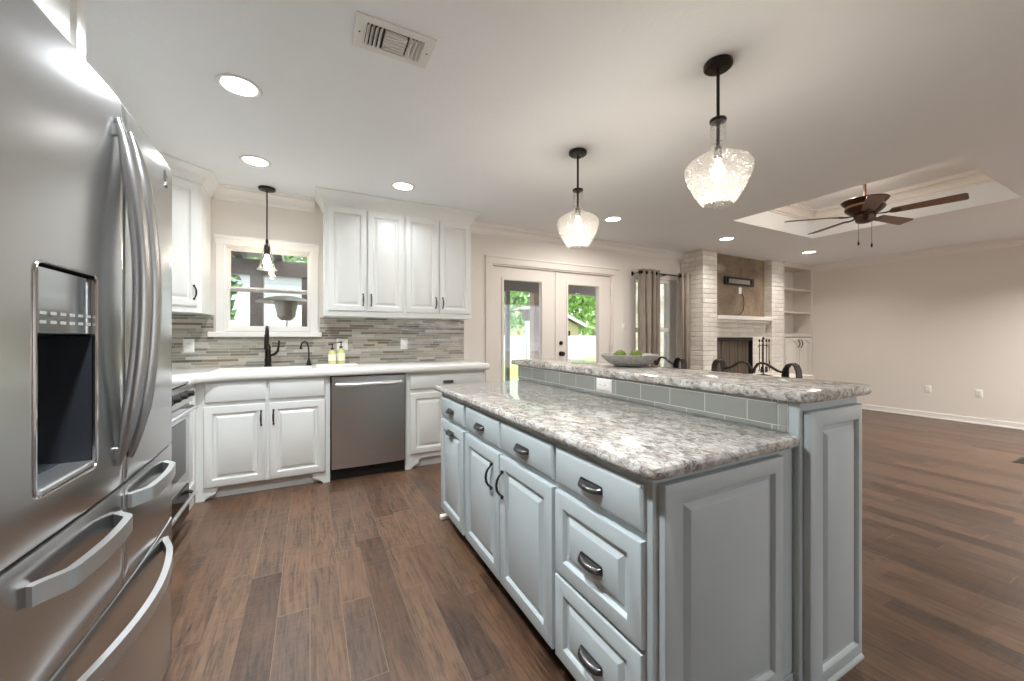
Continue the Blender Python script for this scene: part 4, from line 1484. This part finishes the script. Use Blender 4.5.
# air vent in the ceiling
vx0, vx1, vy0, vy1 = .168, .500, 1.675, 1.875
t = thing('ceiling_vent', 'white ceiling air vent with three-way louvres', 'vent', (.334, 1.775, ZC))
bm = new()
for q in ((vx0, vx1, vy0, vy0 + .035), (vx0, vx1, vy1 - .035, vy1), (vx0, vx0 + .045, vy0 + .035, vy1 - .035), (vx1 - .045, vx1, vy0 + .035, vy1 - .035)):
    box(bm, *q, ZC - .008, ZC - .0005)
obj('face_frame', bm, 'vent', t)
bm = new(); box(bm, vx0 + .04, vx1 - .04, vy0 + .03, vy1 - .03, ZC - .003, ZC - .0008); obj('duct_opening', bm, 'black', t)
for s in (0, 1):
    for k in range(4):
        xx = vx0 + .058 + k * .017 if s == 0 else vx1 - .058 - k * .017
        bm = new()
        d_ = .012 if s == 0 else -.012
        prism(bm, [(xx, ZC - .003), (xx + .002, ZC - .003), (xx + .002 - d_, ZC - .018), (xx - d_, ZC - .018)], (0, vy0 + .036, 0), (1, 0, 0), (0, 0, 1), (0, 1, 0), .128); obj('louvre', bm, 'vent', t)
for k in range(7):
    yy = vy0 + .045 + k * .0175
    bm = new(); prism(bm, [(yy, ZC - .003), (yy + .012, ZC - .003), (yy + .006, ZC - .022), (yy, ZC - .022)], (vx0 + .120, 0, 0), (0, 1, 0), (0, 0, 1), (1, 0, 0), vx1 - vx0 - .240); obj('louvre', bm, 'vent', t)
for xx in (vx0 + .02, vx1 - .02):
    bm = new(); ball(bm, (xx, 1.775, ZC - .0085), .004, 1, 1, .5, 10, 6); obj('screw', bm, 'black', t)

# ceiling fan
fx_, fy_ = 5.03, 1.84
t = thing('ceiling_fan', 'dark bronze ceiling fan with walnut blades in the tray ceiling', 'ceiling fan', (fx_, fy_, TZ))
bm = new(); lathe(bm, [(0, TZ), (.07, TZ - .001), (.07, TZ - .012), (.05, TZ - .05), (.022, TZ - .085), (.016, TZ - .09), (0, TZ - .09)], (fx_, fy_, 0), 28); obj('canopy', bm, 'fanmetal', t)
bm = new(); cyl(bm, (fx_, fy_, TZ - .08), (fx_, fy_, 2.60), .013); obj('downrod', bm, 'fanmetal', t)
bm = new()
lathe(bm, [(0, 2.60), (.05, 2.605), (.13, 2.612), (.182, 2.622), (.190, 2.614), (.182, 2.60), (.16, 2.575), (.14, 2.562), (.136, 2.552), (.155, 2.545), (.162, 2.535), (.152, 2.515), (.13, 2.495), (.115, 2.487), (.10, 2.478), (0, 2.478)], (fx_, fy_, 0), 40)
obj('motor_housing', bm, 'fanmetal', t)
bm = new(); lathe(bm, [(.139, 2.570), (.150, 2.566), (.156, 2.552), (.150, 2.54), (.138, 2.536)], (fx_, fy_, 0), 40); obj('copper_band', bm, 'copper', t)
bm = new(); lathe(bm, [(0, 2.478), (.085, 2.477), (.09, 2.46), (.085, 2.44), (.075, 2.42), (.07, 2.40), (.045, 2.388), (0, 2.385)], (fx_, fy_, 0), 32); obj('switch_housing', bm, 'fanmetal', t)
for k in range(5):
    a = math.radians(-9 + 72 * k)
    e, f = V((math.cos(a), math.sin(a), 0)), V((-math.sin(a), math.cos(a), 0))
    up = (V((0, 0, 1)) * math.cos(.2) + f * math.sin(.2)); wv = (f * math.cos(.2) - V((0, 0, 1)) * math.sin(.2))
    c0 = V((fx_, fy_, 2.462))
    P = rounded([(.20, -.052), (.69, -.068), (.69, .068), (.20, .052)], [.02, .03, .03, .02], 4)
    bm = new()
    prism(bm, [(p.x, p.y) for p in P], c0 - up * .004, e, wv, up, .008); bl = obj('blade', bm, 'fanwood', t)
    bm = new(); tube(bm, [c0 + e * .09 + V((0, 0, .0)), c0 + e * .15 - V((0, 0, .008)), c0 + e * .21 - V((0, 0, .006))], [.016, .02, .026], 8, flat=.3)
    prism(bm, [(.19, -.04), (.27, -.016), (.27, .016), (.19, .04)], c0 - up * .008, e, wv, up, .0035)
    obj('blade_bracket', bm, 'fanmetal', bl)
for (dx, dy, L) in ((-.055, .03, .20), (.06, -.035, .22)):
    bm = new(); cyl(bm, (fx_ + dx, fy_ + dy, 2.40), (fx_ + dx, fy_ + dy, 2.40 - L), .0018, n=6); ch = obj('pull_chain', bm, 'fanmetal', t)
    bm = new(); lathe(bm, [(0, 0), (.006, -.004), (.008, -.02), (.007, -.04), (0, -.044)], (fx_ + dx, fy_ + dy, 2.40 - L), 12); obj('fob', bm, 'black', ch)
lamp('fan_uplight', 'POINT', (fx_ - .11, fy_ + .05, 2.67), 5.5, (1, .86, .70), t, shadow_soft_size=.05)

# ------------------------------------------------------------------ fireplace wall
t = thing('fireplace', 'white painted brick fireplace with mantel and brown plaster recess', 'fireplace', (6.26, 4.0, 0))
y1 = YB - .001
bm = new()
box(bm, FP0, 5.525, FPY, y1, 0, ZC - .001)                 # left pier
box(bm, 6.985, 7.330, FPY, y1, 0, ZC - .001)               # right pier
box(bm, 5.525, 6.985, 3.96, y1, 1.47, ZC - .001)           # behind the recess
box(bm, 6.585, 6.985, 3.90, y1, 0, 1.47)                    # right of the firebox
box(bm, 5.525, 6.585, 3.90, y1, 1.215, 1.47)                # lintel
box(bm, 5.525, 6.585, 3.90, y1, 0, .60)
box(bm, 5.525, 6.585, y1 - .03, y1, .60, 1.215)
obj('brickwork', bm, 'brick', t)
for k, (x1_, yy, za, zb) in enumerate(((6.93, 3.81, 1.43, 1.492), (6.88, 3.84, 1.36, 1.428), (6.80, 3.87, 1.29, 1.358))):
    bm = new(); box(bm, 5.526, x1_, yy, 3.899, za, zb, .004); obj('corbel_course', bm, 'brick', t)
bm = new(); box(bm, 5.527, 6.975, 3.77, 3.959, 1.494, 1.556, .005); obj('mantel', bm, 'trim', t)
bm = new(); box(bm, 5.526, 6.984, 3.925, 3.9595, 1.557, ZC - .001); obj('plaster_panel', bm, 'plaster', t)
bm = new()
for q in ((5.526, 5.545, 3.92, y1 - .03), (6.565, 6.584, 3.92, y1 - .03)):
    box(bm, *q, .601, 1.214)
box(bm, 5.545, 6.565, y1 - .05, y1 - .031, .601, 1.214)
box(bm, 5.545, 6.565, 3.92, y1 - .05, 1.195, 1.214)
obj('firebox_lining', bm, 'soot', t)
bm = new(); box(bm, 5.526, 6.584, 3.885, 3.915, 1.155, 1.214); box(bm, 5.526, 5.545, 3.885, 3.915, .601, 1.155); box(bm, 6.565, 6.584, 3.885, 3.915, .601, 1.155); obj('screen_frame', bm, 'black', t)
bm = new()
top, bot = [], []
for k in range(97):
    s = k / 96
    x = 5.56 + .99 * s
    yy = 3.945 + .012 * math.sin(s * 2 * PI * 9) + .006 * math.sin(s * 2 * PI * 23)
    top.append((x, yy, 1.155)); bot.append((x, yy, .602))
rings(bm, [bot, top], close=False, cap0=False, cap1=False); obj('screen_curtain', bm, 'mesh', t, recalc=False)
bm = new(); box(bm, FP0 + .02, 7.31, 3.32, FPY - .001, 0, .60, .01); box(bm, 5.526, 6.98, FPY, 3.884, .52, .60); obj('hearth', bm, 'brick', t)

# wall mount, cable box, cord
t = thing('tv_bracket', 'black metal television wall bracket on the brown recess', 'bracket', (6.07, 3.92, 2.1))
bm = new()
z0, z1 = 2.065, 2.195
box(bm, 5.87, 6.65, 3.900, 3.924, z1 - .028, z1, .003); box(bm, 5.87, 6.65, 3.900, 3.924, z0, z0 + .028, .003)
box(bm, 5.87, 5.925, 3.902, 3.924, z0 + .028, z1 - .028); box(bm, 6.595, 6.65, 3.902, 3.924, z0 + .028, z1 - .028)
obj('frame', bm, 'black', t)
bm = new(); box(bm, 5.925, 6.595, 3.914, 3.924, z0 + .028, z1 - .028); obj('back_plate', bm, plain('grey bracket plate', srgb(150, 146, 142), .5), t)
for xx in (5.94, 6.56):
    bm = new(); box(bm, xx, xx + .02, 3.890, 3.9135, z0 + .03, z1 - .03, .003); obj('hook_arm', bm, 'iron', t)
outlet((6.30, 3.9245, 1.985), S, 'white outlet box under the bracket in the brown recess', .075, .105)
bm = new()
tube(bm, [(6.33, 3.915, 1.94), (6.36, 3.905, 1.88), (6.375, 3.905, 1.76), (6.35, 3.905, 1.66), (6.26, 3.905, 1.585), (5.95, 3.90, 1.568), (5.70, 3.895, 1.566), (5.56, 3.893, 1.566)], .005, 8)
box(bm, 5.53, 5.565, 3.882, 3.905, 1.558, 1.580, .003)
tag(obj('power_cord', bm, 'black', None, loc=(6.1, 3.9, 1.56)), 'thin dark cord hanging from the bracket outlet to the mantel', 'cord')

# fireplace tools
tx, ty, tz = 6.38, 3.60, .601
t = thing('fireplace_tools', 'dark iron fireplace tool set standing on the hearth', 'fireplace tools', (tx, ty, tz))
bm = new(); lathe(bm, [(0, 0), (.12, 0), (.12, .012), (.03, .03), (.012, .04), (0, .04)], (tx, ty, tz), 24); obj('base', bm, 'iron', t)
bm = new(); cyl(bm, (tx, ty, tz + .03), (tx, ty, tz + .58), .008, n=10); ball(bm, (tx, ty, tz + .60), .02, u=10, v=8); obj('stand', bm, 'iron', t)
bm = new(); tube(bm, [(tx - .14, ty, tz + .47), (tx - .07, ty, tz + .49), (tx, ty, tz + .48), (tx + .07, ty, tz + .49), (tx + .14, ty, tz + .47)], .007, 8); obj('hanger', bm, 'iron', t)
for nm, dx in (('poker', -.13), ('brush', -.055), ('shovel', .055), ('tongs', .13)):
    bm = new()
    x = tx + dx; y = ty - .015
    cyl(bm, (x, y, tz + .10), (x, y, tz + .52), .006, n=8)
    ball(bm, (x, y, tz + .56), .018, .7, .7, 1.6, 10, 8)
    if nm == 'shovel':
        box(bm, x - .035, x + .035, y - .005, y + .005, tz + .06, tz + .15, .004)
    elif nm == 'brush':
        cyl(bm, (x, y, tz + .06), (x, y, tz + .15), .03, .02, 10)
    elif nm == 'tongs':
        tube(bm, [(x, y, tz + .30), (x + .02, y, tz + .2), (x + .005, y, tz + .08)], .005, 6)
    else:
        tube(bm, [(x, y, tz + .11), (x - .015, y, tz + .08), (x - .03, y, tz + .10)], .005, 6)
    obj(nm, bm, 'iron', t)

# bookcase
t = thing('bookcase', 'white built-in bookcase with arched doors in the far corner', 'bookcase', (7.81, 4.0, 0))
bx0, bx1 = 7.331, XR - .001
bm = new()
box(bm, bx0, 7.365, FPY, y1, 0, ZC - .001)
box(bm, 8.245, bx1, FPY, y1, 0, ZC - .001)
box(bm, 7.365, 8.245, FPY, y1, 2.46, ZC - .001)
box(bm, 7.365, 8.245, 4.10, y1, 0, 2.46)
box(bm, 7.365, 8.245, FPY, 4.10, 0, .10)
box(bm, 7.365, 8.245, FPY, 4.10, 1.225, 1.285)
obj('carcass', bm, 'shelfpaint', t)
for zz in (1.645, 2.060):
    bm = new(); box(bm, 7.366, 8.244, FPY + .005, 4.099, zz, zz + .028, .003); obj('shelf', bm, 'shelfpaint', t)
bm = new(); crown(bm, [(7.331, FPY), (bx1 - .0, FPY)], ZC - .0015, -1, [(o * .5, h * .4) for o, h in CROWN]); obj('crown_moulding', bm, 'shelfpaint', t)
for (a, b, hd) in ((7.375, 7.798, 'R'), (7.812, 8.235, 'L')):
    bm = new(); raised(bm, (a, FPY, .11), S, b - a, 1.10, .06, .02, .055); d_ = obj('door', bm, 'shelfpaint', t)
    bm = new(); bow(bm, ((b - .04) if hd == 'R' else (a + .04), FPY - .02, 1.10), S, .14, .03, .007); obj('bow_pull', bm, 'iron', d_)

# ------------------------------------------------------------------ curtains
t = thing('curtain_rod', 'dark bronze curtain rod above the living room window', 'curtain rod', (4.65, 4.03, 2.16))
yr, zr = 4.03, 2.145
bm = new(); cyl(bm, (4.16, yr, zr), (5.17, yr, zr), .011, n=12); obj('pole', bm, 'bronze', t)
bm = new(); lathe(bm, [(0, -.03), (.014, -.028), (.02, -.01), (.018, .004), (.012, .01), (0, .01)], (4.16, yr, zr), 14, (1, 0, 0)); obj('finial', bm, 'bronze', t)
for xx in (4.172, 4.72):
    bm = new(); cyl(bm, (xx, yr, zr), (xx, YB - .001, zr), .007, n=8); box(bm, xx - .015, xx + .015, YB - .012, YB - .001, zr - .03, zr + .03); obj('bracket', bm, 'bronze', t)


def curtain(x0, x1, nf, amp, label):
    bm = new()
    K = nf * 14
    rows = []
    for zz, sp in ((2.195, .97), (2.10, .98), (1.6, 1.0), (1.0, 1.0), (.4, 1.02), (.02, 1.03)):
        row = []
        for k in range(K + 1):
            s = k / K
            xm_ = (x0 + x1) / 2
            x = xm_ + (x0 + (x1 - x0) * s - xm_) * sp + .01 * math.sin(s * 40 + zz * 2)
            x = min(x, FP0 - .012)
            row.append((x, yr + amp * math.sin(s * 2 * PI * nf + .4) * (.8 + .25 * math.sin(s * 11 + zz)), zz))
        rows.append(row)
    rings(bm, rows, close=False, cap0=False, cap1=False)
    t = thing('curtain', label, 'curtain', ((x0 + x1) / 2, yr, .02), 'taupe curtains')
    obj('drape_panel', bm, 'drape', t, recalc=False, sharp=3.0)
    for k in range(nf * 2):
        s = (k + .5) / (nf * 2) - .4 / (2 * PI * nf)
        x = x0 + (x1 - x0) * s
        if x > FP0 - .04: continue
        bm = new(); lathe(bm, [(.016, -.003), (.026, -.003), (.026, .003), (.016, .003)], (x, yr, zr), 16, (1, .25, 0)); obj('grommet', bm, 'bronze', t)
    return t


curtain(4.155, 4.545, 4, .055, 'taupe grommet curtain left of the living room window, toward the garden doors')
curtain(4.975, 5.19, 3, .055, 'taupe grommet curtain bunched against the brick fireplace')

# floor register
t = thing('floor_register', 'dark metal floor register near the right wall', 'vent', (6.4, 1.03, 0))
bm = new(); box(bm, 6.08, 6.40, .985, 1.09, .0005, .005, .002); obj('face_plate', bm, 'bronze', t)
for k in range(10):
    bm = new(); box(bm, 6.10 + k * .028, 6.115 + k * .028, 1.0, 1.075, .005, .0056); obj('slot', bm, 'black', t)

# ------------------------------------------------------------------ outdoors
GZ = -.15
bm = new(); box(bm, 2.6, 34, 8.0, 60, GZ - .1, GZ); struct('lawn', bm, 'lawn')
bm = new(); box(bm, -14, 34, YB + .15, 7.99, GZ - .1, GZ - .005); box(bm, -14, 2.59, 7.99, 60, GZ - .1, GZ - .005); struct('patio_floor', bm, 'concrete')  # second slab is unseen, added to keep green bounce off the siding
bm = new(); box(bm, -14, 34, -25, YF - .14, GZ - .1, GZ - .02); struct('front_ground', bm, 'concrete')

t = thing('patio_cover', 'dark timber patio cover with posts outside the windows', 'patio cover', (2.0, 7.5, GZ))
bm = new(); box(bm, -3.2, 7.0, 7.42, 7.58, 2.22, 2.47, .004); obj('beam', bm, 'timber', t)
for x, w, mt in ((-.76, .09, 'timber'), (-.075, .05, 'timber'), (3.80, .045, 'timber'), (4.52, .10, 'timber_warm')):
    bm = new(); box(bm, x - w, x + w, 7.5 - w, 7.5 + w, GZ, 2.22, .005); obj('post', bm, mt, t)
for x in (-2.2, -1.0, -.45, .5, 1.7, 2.6):
    bm = new()
    prism(bm, [(YB + .16, 2.62), (8.0, 2.47), (8.0, 2.60), (YB + .16, 2.76)], (x - .05, 0, 0), (0, 1, 0), (0, 0, 1), (1, 0, 0), .10); obj('rafter', bm, 'timber', t)
bm = new(); prism(bm, [(YB + .16, 2.78), (8.1, 2.62), (8.1, 2.65), (YB + .16, 2.81)], (1.0, 0, 0), (0, 1, 0), (0, 0, 1), (1, 0, 0), 6.6); obj('roof_panel', bm, 'timber', t)
bm = new(); prism(bm, [(YB + .16, 2.78), (8.1, 2.62), (8.1, 2.65), (YB + .16, 2.81)], (-3.4, 0, 0), (0, 1, 0), (0, 0, 1), (1, 0, 0), 2.9); obj('roof_panel', bm, 'timber', t)


def heater(x, y, R, zr_, label):
    t = thing('patio_heater', label, 'heater', (x, y, GZ), 'mushroom patio heaters')
    bm = new(); lathe(bm, [(0, zr_ + .10), (R * .25, zr_ + .095), (R * .6, zr_ + .065), (R * .9, zr_ + .02), (R, zr_), (R, zr_ - .01), (R * .9, zr_ + .008), (R * .5, zr_ + .04), (0, zr_ + .06)], (x, y, 0), 36); obj('reflector', bm, 'heater', t)
    bm = new(); lathe(bm, [(0, zr_ + .05), (.16, zr_ + .03), (.16, zr_ - .02), (.13, zr_ - .16), (.125, zr_ - .22), (.09, zr_ - .26), (.06, zr_ - .28), (0, zr_ - .28)], (x, y, 0), 28); obj('burner', bm, 'heater', t)
    bm = new(); cyl(bm, (x, y, GZ + .5), (x, y, zr_ - .27), .042, n=14); obj('pole', bm, 'heater_steel', t)
    bm = new(); cyl(bm, (x, y, GZ), (x, y, GZ + .06), .24, .24, 24); cyl(bm, (x, y, GZ + .06), (x, y, GZ + .66), .19, .17, 24); obj('tank_housing', bm, 'heater', t)
    return t


heater(-.325, 6.9, .40, 1.755, 'mushroom patio heater seen through the kitchen window')
heater(5.05, 8.85, .39, 1.92, 'mushroom patio heater seen through the garden doors')

t = thing('white_house', 'white lap-sided house seen through the kitchen window', 'house', (-3.5, 15, GZ))
bm = new(); box(bm, -9, 1.6, 13.0, 18, GZ, 3.0); obj('wall', bm, 'siding', t)
bm = new(); prism(bm, [(12.5, 2.95), (18.5, 2.95), (15.5, 3.5)], (-9.4, 0, 0), (0, 1, 0), (0, 0, 1), (1, 0, 0), 11.4); obj('roof', bm, 'roofing', t)

t = thing('tan_house', 'tan house with sloping white-edged roof beyond the fence', 'house', (17, 28, GZ))
bm = new(); prism(bm, [(12.0, GZ), (20.2, GZ), (20.2, 2.15), (15, 4.4), (12, 3.1)], (0, 26.5, 0), (1, 0, 0), (0, 0, 1), (0, 1, 0), 6); obj('wall', bm, 'tan', t)
bm = new(); prism(bm, [(21.1, 1.95), (21.1, 2.15), (15, 4.75), (11, 3.1), (11, 2.9), (15, 4.5)], (0, 26.0, 0), (1, 0, 0), (0, 0, 1), (0, 1, 0), 7); obj('roof', bm, 'roofing', t)
bm = new(); prism(bm, [(21.15, 1.80), (21.15, 2.02), (15, 4.62), (11, 2.98), (11, 2.76), (15, 4.38)], (0, 25.9, 0), (1, 0, 0), (0, 0, 1), (0, 1, 0), .12); obj('fascia', bm, 'trim', t)
bm = new(); box(bm, 18.6, 19.3, 26.45, 26.5, 1.0, 1.75); obj('window', bm, 'blackglass', t)

t = thing('fence', 'whitewashed board fence across the garden', 'fence', (14, 20, GZ))
bm = new(); box(bm, 1.5, 30, 20.0, 20.03, GZ, 1.30); obj('board_panel', bm, 'picket', t)
for k in range(12):
    x = 1.6 + k * 2.4
    bm = new(); box(bm, x, x + .1, 20.03, 20.13, GZ, 1.34); obj('post', bm, 'trim', t)

bm = new(); box(bm, 8.95, 13.0, 8.8, 9.4, GZ - .02, 3.4)
t = tag(obj('stone_pier', bm, 'tan_brick', None, loc=(11.0, 9.1, GZ)), 'pale stone wall seen through the living room window', 'wall')


def tree(x, y, r, zc, rz, n, mat, label, sz=.22, sway=0):
    t = thing('tree', label, 'tree', (x, y, GZ), 'trees in the gardens')
    bm = new()
    tube(bm, [(x, y, GZ), (x + .08, y, zc * .4), (x + .1 + sway, y + .05, zc), (x + sway, y, zc + rz * .5)], [.17, .14, .10, .03], 8)
    for k in range(6):
        a = k * 1.1
        tube(bm, [(x + .08, y, zc * .55), (x + math.cos(a) * r * .4, y + math.sin(a) * r * .4, zc * .9), (x + math.cos(a) * r * .75, y + math.sin(a) * r * .75, zc + rz * .2)], [.06, .04, .012], 6)
    obj('trunk', bm, 'bark', t)
    bm = new()
    for k in range(n):
        d = V((random.gauss(0, 1), random.gauss(0, 1), random.gauss(0, 1))).normalized()
        q = random.random() ** .4
        lump = 1 + .22 * math.sin(d.x * 5 + 1) * math.sin(d.y * 4) + .15 * math.sin(d.z * 7)
        p = V((x + d.x * r * q * lump, y + d.y * r * q * lump, zc + d.z * rz * q * lump))
        a = V((random.gauss(0, 1), random.gauss(0, 1), random.gauss(0, 1))).normalized()
        b = a.orthogonal().normalized(); c = a.cross(b)
        s = sz * random.uniform(.6, 1.3)
        vs = [bm.verts.new(p + b * s), bm.verts.new(p + c * s * .5), bm.verts.new(p - b * s), bm.verts.new(p - c * s * .5)]
        bm.faces.new(vs)
    obj('crown', bm, mat, t, recalc=False, sharp=3.0)
    return t


tree(28.0, 36, 5.0, 6.0, 5.0, 5200, 'leaf_bright', 'large bright green tree beyond the fence and tan house', .30)
tree(20.9, 23.2, 1.9, 1.4, 1.4, 1500, 'leaf_bright', 'low leafy tree just right of the tan roof', .26)
tree(18.0, 43, 4.2, 6.5, 4.0, 2600, 'leaf_mid', 'tall tree behind the tan house', .34)
tree(11.5, 23.5, 2.4, 4.2, 2.8, 1300, 'leaf_mid', 'thin branching tree behind the fence, by the patio post', .26)
tree(8.0, 17.5, 1.4, 2.9, 1.6, 420, 'leaf_mid', 'slim bare-stemmed tree in front of the fence', .2)
tree(-1.85, 9.4, .55, 2.1, .7, 900, 'leaf_mid', 'bushy tree against the white house', .12)
tree(-1.6, 24, 3.4, 5.2, 3.2, 2000, 'leaf_mid', 'tall green tree over the white house roof', .32)
tree(4.8, 24.5, 2.6, 4.4, 3.0, 1300, 'leaf_bright', 'bright tree behind the fence right of the white house', .3)
def bush(x, y, r, label):
    bm = new()
    for k in range(700):
        d = V((random.gauss(0, 1), random.gauss(0, 1), abs(random.gauss(0, 1)))).normalized()
        q = random.random() ** .4
        p = V((x, y, GZ)) + d * r * q * (1 + .2 * math.sin(d.x * 7) * math.cos(d.y * 6))
        a = V((random.gauss(0, 1), random.gauss(0, 1), random.gauss(0, 1))).normalized()
        b = a.orthogonal().normalized(); c = a.cross(b)
        s = .09
        bm.faces.new([bm.verts.new(p + b * s), bm.verts.new(p + c * s * .5), bm.verts.new(p - b * s), bm.verts.new(p - c * s * .5)])
    tag(obj('bush', bm, 'leaf_mid', None, loc=(x, y, GZ), recalc=False, sharp=3.0), label, 'bush', 'bushes by the white house')


bush(-3.2, 11.0, .95, 'round green bush before the white house, farther left')
bush(-1.05, 11.2, .95, 'round green bush before the white house, behind the patio post')
